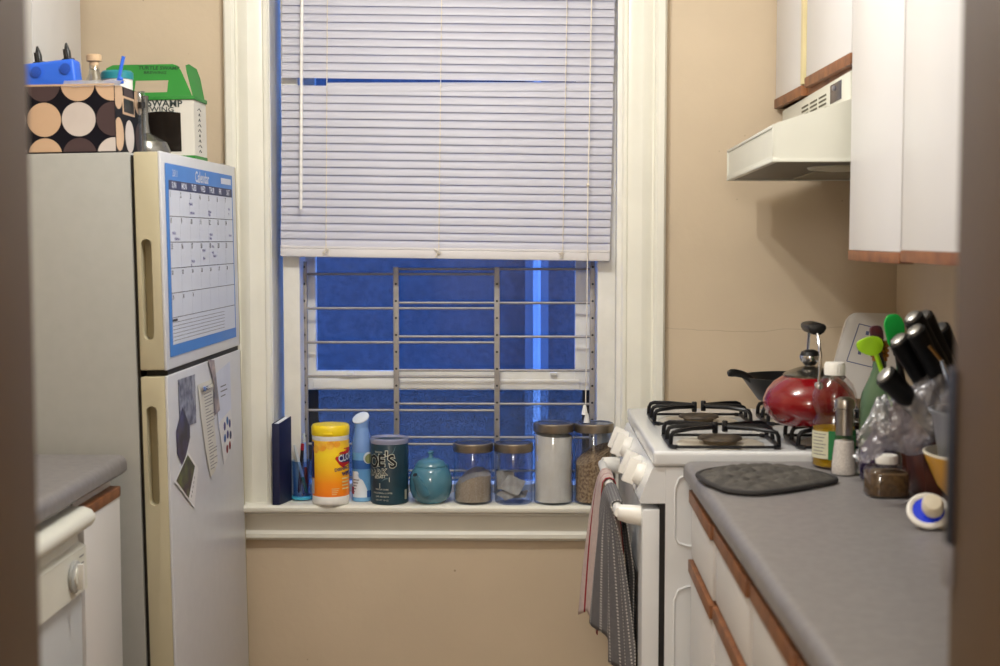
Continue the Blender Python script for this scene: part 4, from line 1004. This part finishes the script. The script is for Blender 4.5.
for k in range(4): P2([(44, 75, .070 - k * .009), (44, 75, .0735 - k * .009)], mat('label_pale_line', (236, 214, 150), .5), .0006)
for k in range(4): P2([(10, 34 - 3 * k, .045 - k * .005), (10, 34 - 3 * k, .0465 - k * .005)], mat('label_pale_line', (236, 214, 150), .5), .0006)
LEM = mat('printed_fruit', (240, 160, 40), .45, rgb2=(250, 200, 70), scale=40)
for a_, z_, r_ in ((-20, .158, .013), (6, .161, .011), (-44, .150, .011), (28, .163, .009)):
    b.lathe([(r_, 0), (.0, .0004)], m=LEM, seg=24, fn=lambda p: wrap(wx, wy, wr + .0004, SZ + z_, a_)(Vector((p.x, max(-.02, min(.172 - z_, p.y)), 0))))
obj('label', b, wc, label='yellow to orange wrap label', recalc=True)
b = MB(mat('yellow_lid_plastic', (246, 214, 30), .35, vary=.02)); b.lathe([(wr, .184), (wr + .0012, .186), (wr + .0015, .206), (wr - .002, .2115), (wr - .010, .2125), (0, .213)], wx, wy, seg=56, fn=up_); b.box(wx - .012, wx + .012, wy - wr - .0035, wy - wr + .004, SZ + .188, SZ + .193, bev=.002); obj('lid', b, wc)

# pen glass with pens
gx_, gy_ = -.592, 3.785
b = MB(glass('blue_tumbler_glass', (206, 228, 252), .05, edge=.8, facing=.10, bump=.25, bscale=25))
b.lathe([(.0, .010), (.023, .010), (.024, .05), (.026, .105)], gx_, gy_, seg=36, close=False, fn=up_); b.lathe([(.020, 0), (.0275, .003), (.0285, .008), (.0255, .02), (.0265, .06), (.029, .106), (.026, .105)], gx_, gy_, seg=36, close=False, fn=up_)
b.lathe([(0, .001), (.020, .0005), (.0295, .003), (.030, .008), (.0255, .012)], gx_, gy_, seg=36, close=False, fn=up_, m=mat('turquoise_glass_foot', (70, 170, 200), .2))
tag(obj('tumbler', b, recalc=False), 'clear blue-footed glass tumbler holding pens beside the notebook', 'tumbler')
def pen(p0, p1, cols, label, tip=None):
    p0, p1 = Vector(p0), Vector(p1); b = MB(); k = len(cols)
    for i, (m, t0, t1, r) in enumerate(cols): b.mi(m); b.tube([p0.lerp(p1, t0), p0.lerp(p1, t1)], r, m=m, seg=10)
    b.tube([p0, p0 - (p1 - p0).normalized() * .006], [.0035, .0006], m=cols[0][0], seg=10)
    tag(obj('pen', b), label, 'pen', 'pens in the tumbler')
GP = mat('green_pen', (20, 130, 100), .4); WG = mat('pale_pen_barrel', (200, 208, 212), .35); RP = mat('red_pen', (170, 26, 50), .4); BP = mat('black_pen', (20, 20, 28), .35); MG = mat('maroon_pen', (110, 30, 60), .4)
pen((gx_ + .012, gy_ - .006, SZ + .021), (gx_ - .020, gy_ - .004, SZ + .148), [(GP, 0, .32, .0052), (WG, .32, .92, .0042), (WG, .92, 1, .003)], 'pale pen with a green grip leaning left in the tumbler')
pen((gx_ - .010, gy_ + .006, SZ + .021), (gx_ + .001, gy_ + .010, SZ + .150), [(MG, 0, .4, .0042), (BP, .4, .86, .0045), (RP, .86, 1, .005)], 'black pen with a red cap in the middle of the tumbler')
pen((gx_ + .010, gy_ + .010, SZ + .021), (gx_ + .004, gy_ + .012, SZ + .176), [(RP, 0, .42, .0046), (mat('clear_pen', (150, 176, 230), .2), .42, .85, .0044), (WG, .85, 1, .0036)], 'tall clear pen with a red lower half at the right of the tumbler')
# notebook
nb = thing('notebook', 'dark navy notebook standing upright against the left window casing', 'notebook', (-.64, 3.78, SZ), (0, 0, .05))
NV = mat('navy_book_cloth', (15, 22, 60), .5, vary=.08, scale=80)
def book(a, c): return None
b = MB(NV); y0, y1, z1 = 3.704, 3.772, SZ + .216
sh2 = lambda p: Vector((p.x + (p.y - y0) * .30 + .008, p.y, p.z + (p.y - y0) * .16 * (p.z - SZ) / .21))
b.box(-.6655, -.6635, y0, y1, SZ, z1, fn=sh2, bev=.0005); b.box(-.6485, -.6465, y0, y1, SZ, z1, fn=sh2, bev=.0005); b.box(-.6655, -.6465, y0 - .002, y0, SZ, z1, fn=sh2, bev=.0006); obj('cover', b, nb)
b = MB(PAPER); b.box(-.6633, -.6487, y0 + .001, y1 - .002, SZ + .002, z1 - .002, fn=sh2); obj('pages', b, nb, label='white page block')

# ================================================================== ON THE STOVE
kt = thing('kettle', 'round red kettle with a black arched handle on the front right burner', 'kettle', (.6130, 3.022, .9780))
kt.scale = (1.13, 1.13, 1.03)
KR = mat('red_kettle_enamel', (124, 8, 16), .18, vary=.06, scale=6, coat=.6)
b = MB(KR); b.lathe([(.055, 0), (.062, .004), (.078, .020), (.086, .038), (.086, .052), (.080, .070), (.066, .088), (.050, .099), (.047, .101)], seg=56); obj('body', b, kt, local=True)
b = MB(mat('kettle_lid_steel', (120, 116, 108), .22, metal=.9)); b.lathe([(.050, .099), (.050, .103), (.044, .108), (.022, .117), (.010, .120), (0, .120)], seg=48); kl = obj('lid', b, kt, local=True)
b = MB(BLACK, CHROME); b.lathe([(.006, .120), (.006, .126), (.017, .130), (.020, .138), (.019, .142)], seg=24, m=CHROME); b.lathe([(.019, .141), (.016, .150), (.008, .154), (0, .154)], seg=24, m=BLACK); b.lathe([(.010, .122), (.014, .128), (.010, .134)], seg=20, m=BLACK); obj('knob', b, kl, local=True)
b = MB(CHROME)
for y0, y1 in ((-.062, -.018), (.062, .018)):
    b.tube([(.004, y0, .085), (.006, y0, .110), (.008, y0 * .92, .150), (.006, y0 * .62, .188), (.006, y1, .202)], .0028, seg=8)
b.lathe([(.008, .078), (.009, .088), (.006, .094)], .004, -.064, seg=16); b.lathe([(.008, .078), (.009, .088), (.006, .094)], .004, .064, seg=16)
hh = obj('handle', b, kt, local=True)
b = MB(BLACK)
b.prism([(-.017, .210), (-.018, .204), (-.014, .195), (-.007, .190), (.006, .190), (.013, .195), (.017, .203), (.016, .210), (.008, .214), (-.008, .2135)], -.038, .038, bev=.004, fn=lambda p: Vector((.006 + p.x, p.z, p.y - 2.4 * p.z ** 2))); obj('grip', b, hh, local=True)
b = MB(KR, CHROME); b.tube([(.020, .060, .055), (.025, .082, .075), (.027, .093, .090)], [.019, .014, .012], seg=18); b.tube([(.027, .093, .090), (.028, .098, .097)], [.0125, .011], seg=18, m=CHROME); obj('spout', b, kt, local=True)
# black pan
wk = thing('frying_pan', 'deep black frying pan with a black handle behind the red kettle', 'pan', (.655, 3.43, .9780))
PB = mat('black_pan_metal', (18, 19, 22), .38, vary=.15, scale=20)
b = MB(PB); b.lathe([(0, .001), (.075, .001), (.082, .004), (.124, .060), (.126, .062), (.122, .062), (.080, .008), (0, .006)], seg=56, close=False); obj('body', b, wk, local=True, recalc=True)
b = MB(BLACK); b.tube([(-.098, -.035, .050), (-.112, -.042, .062), (-.128, -.048, .070), (-.146, -.054, .0745), (-.158, -.058, .0745), (-.165, -.060, .073)], [.006, .007, .0065, .007, .0072, .005], seg=12, flat=1.3); obj('handle', b, wk, local=True)
# board leaning in the corner, behind the back edge
cbm = mat('white_board_plastic', (212, 208, 202), .45, vary=.02)
bd = thing('plastic_board', 'rounded white plastic board with a printed rectangle leaning in the corner behind the stove', 'board', (.90, 3.67, .955), (-.06, 0, 0))
b = MB(cbm)
def rounded(pts, r, n=6):
    out = []; m_ = len(pts)
    for i in range(m_):
        p = Vector(pts[i]); a = Vector(pts[i - 1]) - p; c_ = Vector(pts[(i + 1) % m_]) - p
        ra = min(r, a.length * .45, c_.length * .45); A = p + a.normalized() * ra; B_ = p + c_.normalized() * ra
        for k in range(n + 1):
            t_ = k / n; out.append(tuple(A * (1 - t_) ** 2 + p * 2 * t_ * (1 - t_) + B_ * t_ ** 2))
    return out
shape = rounded([(-.105, .002), (.050, .002), (.085, .190), (.020, .232), (-.060, .225), (-.075, .15)], .035)
shape = rounded([(-.118, .003), (.070, .003), (.080, .222), (-.058, .226)], .032, 8)
b.prism(shape, -.012, .004, fn=lambda p: Vector((p.x, p.z, p.y)), bev=.003); obj('panel', b, bd, local=True)
b = MB(mat('blue_grey_print', (96, 104, 140), .6)); 
q4 = [(-.062, .100), (.004, .084), (.026, .182), (-.030, .196)]
fb = lambda p: Vector((p.x, -.0128, p.y))
for i in range(4):
    a, c_ = Vector(q4[i]), Vector(q4[(i + 1) % 4]); d_ = (c_ - a).normalized() * .0012; nn = Vector((-d_.y, d_.x))
    b.add([tuple(v) + (0,) for v in (a - nn, c_ - nn, c_ + nn, a + nn)], [(0, 1, 2, 3)], fn=fb)
for k in range(3):
    for j in range(2):
        x = -.034 + .010 * k + .018 * j; z = .118 + .025 * k
        b.add([(x, z, 0), (x + .008, z - .002, 0), (x + .010, z + .008, 0), (x + .002, z + .010, 0)], [(0, 1, 2, 3)], fn=fb)
obj('printed_frame', b, bd, local=True, label='blue-grey printed rectangle')

# ================================================================== ON THE RIGHT WORKTOP
CT = .9155
up_c = lambda p: p + Vector((0, 0, CT))
# pot holder
mo = [(0.335, 2.709), (0.36, 2.751), (0.418, 2.796), (0.482, 2.811), (0.547, 2.777), (0.581, 2.712), (0.597, 2.651), (0.554, 2.606), (0.48, 2.542), (0.414, 2.505), (0.37, 2.528), (0.343, 2.615)]
mo = rounded(mo, .03, 9)
MT = mat('charcoal_quilted_cloth', (88, 84, 79), .85, rgb2=(64, 61, 58), scale=40, bump=.5, bscale=300)
cx_ = sum(p[0] for p in mo) / len(mo); cy_ = sum(p[1] for p in mo) / len(mo)
mh = thing('oven_mitt', 'charcoal quilted pot holder lying flat at the stove end of the worktop', 'pot holder', (cx_, cy_, CT))
b = MB(MT); vs = []; fs = []; nr = 46; n = len(mo)
for side in (1, 0):
    for i in range(nr + 1):
        t_ = i / nr
        for (x, y) in mo:
            X = cx_ + (x - cx_) * t_; Y_ = cy_ + (y - cy_) * t_
            qx = abs(math.sin((X + Y_) * 62)); qy = abs(math.sin((X - Y_) * 62)); pf = (qx * qy) ** .4
            if side: z = CT + .006 + (.005 + .010 * pf + .004 * noise.noise(Vector((X * 20, Y_ * 20, 0)))) * (1 - t_ ** 6)
            else: z = CT + .0005 + .003 * t_ ** 8
            vs.append((X, Y_, z))
for sd in (0, 1):
    o_ = sd * (nr + 1) * n
    for i in range(nr):
        for k in range(n): fs.append((o_ + i * n + k, o_ + i * n + (k + 1) % n, o_ + (i + 1) * n + (k + 1) % n, o_ + (i + 1) * n + k))
for k in range(n): fs.append((nr * n + k, nr * n + (k + 1) % n, (2 * nr + 1) * n + (k + 1) % n, (2 * nr + 1) * n + k))
b.add(vs, fs); obj('quilt', b, mh)
b = MB(mat('dark_binding', (46, 44, 45), .8)); b.tube([(x, y, CT + .0055) for x, y in mo], .005, seg=8, closed=True); obj('binding', b, mh, label='dark cloth binding')

# oil bottle
ox, oy = .6250, 2.835
ob = thing('oil_bottle', 'clear plastic bottle with a white cap and a little yellow oil, right of the kettle', 'bottle', (ox, oy, CT))
b = MB(glass('clear_plastic_bottle', (246, 244, 243), .08, edge=.5, facing=.06, bump=.1, bscale=20))
b.lathe([(.034, 0), (.042, .004), (.043, .03), (.042, .083), (.043, .090), (.036, .104), (.036, .110), (.044, .126), (.044, .146), (.036, .168), (.021, .184), (.0165, .190)], ox, oy, seg=40, close=False, fn=up_c); obj('body', b, ob, recalc=False)
b = MB(WP); b.lathe([(.0200, .186), (.0200, .208), (.0180, .211), (0, .211)], ox, oy, seg=30, fn=up_c)
for k in range(24): a = 2 * PI * k / 24; b.tube([(ox + .0201 * math.sin(a), oy - .0201 * math.cos(a), CT + .188), (ox + .0201 * math.sin(a), oy - .0201 * math.cos(a), CT + .206)], .0008, seg=4)
obj('cap', b, ob)
b = MB(mat('yellow_oil', (196, 160, 30), .15, vary=.04, trans=.45)); b.lathe([(.033, .003), (.0405, .006), (.0405, .081), (0, .082)], ox, oy, seg=40, fn=up_c); obj('oil', b, ob, label='golden yellow oil')
b = MB(mat('green_bottle_label', (22, 118, 62), .45)); 
patch([(-26, 70, .020), (-26, 70, .078)], b.mats[0], .0006, ox, oy, .0430, CT); patch([(-85, -26, .022), (-85, -26, .076)], mat('ivory_label', (206, 204, 178), .5), .0009, ox, oy, .0430, CT)
for k in range(7): patch([(-74, -32 - 4 * (k % 3), .070 - k * .0068), (-74, -32 - 4 * (k % 3), .0716 - k * .0068)], mat('grey_print', (110, 110, 118), .6), .0013, ox, oy, .0430, CT)
obj('label', b, ob)
# salt grinder
sx0, sy0 = .6255, 2.745
sg = thing('salt_grinder', 'salt grinder with a steel head and a clear base of white salt', 'grinder', (sx0, sy0, CT))
b = MB(STEEL); b.lathe([(.0165, .078), (.0165, .128), (.019, .130), (.0195, .139), (.017, .147), (.010, .151), (0, .152)], sx0, sy0, seg=32, fn=up_c); obj('head', b, sg)
b = MB(MATS['clear_plastic_bottle']); b.lathe([(.022, 0), (.0245, .003), (.024, .02), (.0175, .078)], sx0, sy0, seg=32, fn=up_c, close=False); obj('body', b, sg, recalc=False)
b = MB(mat('coarse_salt', (240, 238, 234), .7, rgb2=(220, 217, 214), scale=250, bump=.6, bscale=300)); b.lathe([(.0215, .002), (.0230, .006), (.0225, .02), (.0182, .066), (0, .070)], sx0, sy0, seg=32, fn=up_c); obj('salt', b, sg)
# purple bottle
ux, uy = .680, 2.68
ub = thing('purple_bottle', 'squat dark purple bottle under the plastic bag', 'bottle', (ux, uy, CT))
PU = mat('deep_purple_glass', (44, 26, 70), .12, rgb2=(30, 18, 48), scale=12, coat=.6)
b = MB(PU); b.lathe([(.030, 0), (.038, .004), (.041, .020), (.040, .045), (.034, .066), (.022, .084), (.016, .092), (.016, .100)], ux, uy, seg=40, fn=up_c); obj('body', b, ub)
b = MB(BLACK); b.lathe([(.018, .096), (.018, .112), (0, .113)], ux, uy, seg=28, fn=up_c); obj('cap', b, ub)
# small spice jar
vx, vy = .652, 2.525
sj = thing('spice_jar', 'small square jar of brown spice with a white cap at the front of the worktop', 'jar', (vx, vy, CT))
b = MB(MATS['clear_plastic_bottle']); 
def sq(rr, z, n=40, k=4.0):
    out = []
    for i in range(n):
        a = 2 * PI * i / n; c_, s_ = math.cos(a), math.sin(a); q = (abs(c_) ** k + abs(s_) ** k) ** (-1 / k); out.append((vx + rr * q * c_, vy + rr * q * s_, CT + z))
    return out
def loft(b, rings, m=None, cap=True):
    n = len(rings[0]); vs = [v for r_ in rings for v in r_]; fs = [(i * n + k, i * n + (k + 1) % n, (i + 1) * n + (k + 1) % n, (i + 1) * n + k) for i in range(len(rings) - 1) for k in range(n)]
    if cap: fs += [tuple(range(n))[::-1], tuple((len(rings) - 1) * n + k for k in range(n))]
    b.add(vs, fs, m)
loft(b, [sq(.034, 0), sq(.0375, .004), sq(.0375, .045), sq(.034, .052, k=3), sq(.018, .058, k=2), sq(.016, .062, k=2)], cap=False); obj('body', b, sj, recalc=False)
b = MB(mat('brown_spice', (104, 80, 50), .8, rgb2=(72, 54, 34), scale=120, bump=.4, bscale=200)); loft(b, [sq(.034, .003), sq(.0355, .006), sq(.0355, .040), sq(.034, .043)]); obj('spice', b, sj)
b = MB(WP); b.lathe([(.0195, .058), (.0200, .060), (.0200, .070), (.0185, .073), (0, .0735)], vx, vy, seg=32, fn=up_c); obj('cap', b, sj)
# green bottle
zx, zy = .709, 2.815
gb = thing('wine_bottle', 'green glass bottle with a gold ringed neck behind the oil bottle', 'bottle', (zx, zy, CT))
b = MB(mat('pale_green_glass', (112, 140, 108), .12, rgb2=(84, 112, 84), scale=6, coat=.4, trans=.3)); b.lathe([(.032, 0), (.038, .004), (.038, .120), (.034, .150), (.022, .178), (.0135, .200), (.0125, .228), (.0125, .236)], zx, zy, seg=40, fn=up_c); obj('body', b, gb)
b = MB(mat('gold_foil', (178, 128, 60), .25, metal=.9)); 
for k in range(3): b.lathe([(.0150, .222 + .010 * k), (.0180, .224 + .010 * k), (.0180, .229 + .010 * k), (.0150, .231 + .010 * k)], zx, zy, seg=28, fn=up_c)
b.lathe([(.0150, .216), (.0150, .256), (0, .256)], zx, zy, seg=28, fn=up_c); obj('neck_foil', b, gb)
# utensil crock and utensils
qx, qy = .775, 2.77
b = MB(mat('brown_crock_glaze', (82, 40, 26), .3, rgb2=(58, 28, 20), scale=10, coat=.3)); b.lathe([(0, .0), (.040, 0), (.045, .004), (.047, .140), (.045, .144), (.041, .142), (.040, .01), (0, .008)], qx - .01, qy + .02, seg=40, close=False, fn=up_c)
tag(obj('utensil_crock', b), 'dark brown crock holding the cooking utensils behind the plastic bag', 'crock')
def utensil(name, label, cat, base, tip, hm, head, hr=.0045):
    t = thing(name, label, cat, base)
    b = MB(hm); b.tube([base, tip], hr, seg=10); obj('handle', b, t)
    head(t, Vector(tip), (Vector(tip) - Vector(base)).normalized()); return t
def blade(m, outline, th, ax_u, wobble=0.0, nm='blade'):
    def h(t, tip, d):
        u = Vector(ax_u); u = (u - d * u.dot(d)).normalized(); w_ = d.cross(u)
        b = MB(m); b.prism(rounded(outline, .012, 5), -th / 2, th / 2, bev=th * .3, fn=lambda p: tip + u * p.x + d * p.y + w_ * (p.z + wobble * p.x * p.x * 40)); obj(nm, b, t)
    return h
utensil('spatula', 'bright green spatula with a rounded head, highest of the cooking utensils', 'spatula', (.768, 2.795, CT + .012), (.733, 2.78, 1.160), GP, blade(mat('bright_green_silicone', (26, 178, 72), .4), [(-.015, 0), (.015, 0), (.020, .045), (.012, .066), (-.012, .068), (-.020, .050)], .006, (1, .1, 0)), hr=.005)
utensil('spoon', 'lime green spoon-shaped utensil above the gold neck of the bottle', 'utensil', (.770, 2.78, CT + .012), (.690, 2.766, 1.147), mat('lime_silicone', (160, 214, 30), .4), blade(mat('lime_silicone', (160, 214, 30), .4), [(-.030, .018), (-.010, 0), (.014, .002), (.024, .026), (.002, .040), (-.028, .036)], .007, (1, 0, .2), wobble=.3, nm='bowl'), hr=.005)
utensil('spatula', 'dark red and grey spatula between the lime spoon and the green spatula', 'spatula', (.758, 2.80, CT + .012), (.702, 2.80, 1.165), BLACK, blade(mat('dark_red_blade', (104, 30, 38), .4, rgb2=(60, 56, 70), scale=30), [(-.012, 0), (.012, -.002), (.016, .036), (-.012, .040)], .006, (1, .3, 0)))
utensil('ladle', 'black-handled utensil beside the green spatula', 'utensil', (.785, 2.79, CT + .012), (.715, 2.72, 1.170), BLACK, lambda t, tip, d: obj('end', MB(BLACK).tube([tip - d * .02, tip + d * .012], [.008, .009], seg=12), t), hr=.006)
# knife block
kb = thing('knife_block', 'dark reddish wooden knife block half hidden by the plastic bag', 'knife block', (.77, 2.52, CT))
RW = mat('dark_red_wood', (92, 44, 30), .4, rgb2=(58, 26, 20), scale=18, detail=6)
b = MB(RW); b.prism([(.705, CT), (.835, CT), (.835, CT + .095), (.765, CT + .225), (.690, CT + .170)], 2.462, 2.580, fn=lambda p: Vector((p.x, p.z, p.y)), bev=.004); obj('body', b, kb)
KH = mat('black_knife_handle', (7, 7, 9), .4, spec=.25)
ksp = [((.775, 2.485, 1.082), (.6600, 2.42, 1.2475), .0125, 'uppermost left'), ((.790, 2.525, 1.082), (.6875, 2.452, 1.2470), .0125, 'uppermost right'), ((.760, 2.460, 1.060), (.6575, 2.392, 1.2265), .0125, 'middle'), ((.748, 2.485, 1.048), (.6400, 2.43, 1.2080), .013, 'lower middle'), ((.735, 2.460, 1.030), (.6100, 2.405, 1.1480), .0135, 'lowest'), ((.810, 2.555, 1.080), (.728, 2.495, 1.222), .014, 'rear')]
lab = {'uppermost left': 'black-handled knife with a steel end, left one of the top pair', 'uppermost right': 'black-handled knife with a steel end, right one of the top pair', 'middle': 'black-handled knife with a steel end just below the top pair', 'lower middle': 'black-handled knife with a steel end beside the green spatula', 'lowest': 'black-handled knife with a steel end, lowest, touching the bag', 'rear': 'thick black-handled knife at the right rear of the knife block'}
for (a, c_, r_, key) in ksp:
    r_ *= 1.12
    a = Vector(a); c_ = Vector(c_); d_ = (c_ - a).normalized(); L_ = (c_ - a).length; pb = a.lerp(c_, .12)
    t = thing('kitchen_knife', lab[key], 'knife', tuple(a), group='knives in the block')
    b = MB(KH); b.tube([a.lerp(c_, k) for k in (.10, .14, .4, .7, .92, .95)], [r_ * .8, r_, r_ * .92, r_ * 1.0, r_ * 1.12, r_ * 1.08], seg=16, flat=1.25); obj('handle', b, t)
    b = MB(mat('polished_knife_steel', (150, 148, 144), .35, metal=.8)); b.tube([a.lerp(c_, .952), a.lerp(c_, .975), a.lerp(c_, .985)], [r_ * .86, r_ * .82, r_ * .60], seg=16, flat=1.25); obj('end_cap', b, t)
    b = MB(STEEL); b.tube([a - d_ * .03, a.lerp(c_, .10)], [.006, .008], seg=10, flat=.4); obj('bolster', b, t)
t = thing('knife_sharpener', 'thin bright steel rod between the black knife handles', 'sharpening steel', (.70, 2.41, 1.10))
b = MB(CHROME); b.tube([(.728, 2.405, 1.118), (.700, 2.375, 1.172)], [.0055, .004], seg=10); b.tube([(.700, 2.375, 1.172), (.680, 2.375, 1.195)], [.003, .003], seg=10, m=mat('brass_loop', (150, 110, 60), .3, metal=.8)); obj('rod', b, t)
# plastic bag draped from the block to the front
BG = glass('crumpled_bag_plastic', (226, 226, 232), .22, edge=.75, bump=1.0, bscale=30, milky=.20, mrgb=(206, 204, 214), facing=.10)
b = MB(BG)
def bagp(u, v):
    # u along the bag from the low left tail to the right, v around its section
    cx = .583 + .170 * u; cz = 1.012 + .078 * u ** .7 ; cyy = 2.425 + .012 * math.sin(u * 4)
    rr = .012 + .052 * math.sin(min(1, u * 1.05 + .12) * PI * .62) 
    a = 2 * PI * v
    nn = noise.noise(Vector((u * 4.5, math.cos(a) * 1.6, math.sin(a) * 1.6))) * .5 + .30 * abs(noise.noise(Vector((u * 11, math.cos(a) * 4, math.sin(a) * 4 + 7))))
    rr *= 1 + .8 * nn
    return (cx + .012 * math.sin(a * 2 + u * 6), cyy + rr * .55 * math.cos(a), cz + rr * math.sin(a) * (1 - .25 * (math.sin(a) < 0)))
b.grid(80, 64, bagp)
tag(obj('plastic_bag', b, ang=180), 'crumpled clear plastic bag lying over the front of the knife block', 'bag')
# steel pot and yellow bowl

bx_, by_ = .785, 2.335
b = MB(mat('yellow_bowl_glaze', (216, 160, 40), .3, vary=.04)); b.lathe([(.050, 0), (.056, .002), (.060, .008), (.095, .050), (.117, .100), (.1185, .103)], bx_, by_, seg=64, close=False, fn=up_c)
b.lathe([(.1185, .103), (.119, .106), (.116, .1065), (.112, .100), (.090, .052), (.055, .012), (0, .011)], bx_, by_, seg=64, close=False, fn=up_c, m=mat('cream_bowl_glaze', (222, 214, 196), .3)); b.lathe([(0, .0005), (.050, 0)], bx_, by_, seg=64, close=False, fn=up_c)
tag(obj('mixing_bowl', b), 'yellow bowl with a cream rim under the steel bowl', 'bowl')
b = MB(mat('satin_bowl_steel', (186, 190, 198), .33, metal=.85, vary=.04)); b.lathe([(0, .0130), (.045, .013), (.055, .020), (.080, .052), (.100, .098), (.111, .165), (.117, .172), (.118, .176), (.113, .177), (.108, .168), (.098, .102), (.078, .056), (.050, .024), (0, .018)], bx_ + .006, by_, seg=64, close=False, fn=up_c)
tag(obj('steel_bowl', b), 'tall steel bowl nested in the yellow bowl at the right edge', 'bowl')
# small white gadget with a blue ring
gd = thing('timer', 'small round white gadget with a blue ring lying at the front right of the worktop', 'gadget', (.644, 2.242, CT))
o0 = Vector((.646, 2.242, CT + .0265)); A_ = Matrix.Rotation(math.radians(40), 3, 'X') @ Matrix.Rotation(math.radians(-8), 3, 'Y')
gf = lambda p: o0 + A_ @ p
b = MB(WP); b.lathe([(.0, -.006), (.030, -.006), (.035, -.001), (.035, .003), (.031, .0055), (.026, .003), (.0255, .0), (0, 0)], seg=44, close=False, fn=gf, sx=.95); obj('shell', b, gd)
b = MB(mat('vivid_blue_plastic', (30, 60, 220), .25)); b.lathe([(.0255, .0005), (.0255, .0022), (0, .0024)], seg=40, close=False, fn=gf, sx=.95); obj('disc', b, gd, label='vivid blue inner disc')
b = MB(mat('ivory_plastic', (214, 204, 182), .4)); b.lathe([(.0, .002), (.0135, .002), (.0165, .006), (.0165, .018), (.013, .023), (0, .024)], .006, 0, seg=32, close=False, fn=gf, sy=1.15); obj('knob', b, gd)
b = MB(mat('ivory_plastic')  if False else MATS['ivory_plastic']); b.box(.655, .684, 2.225, 2.265, CT, CT + .022, bev=.008, seg=3); obj('foot', b, gd)
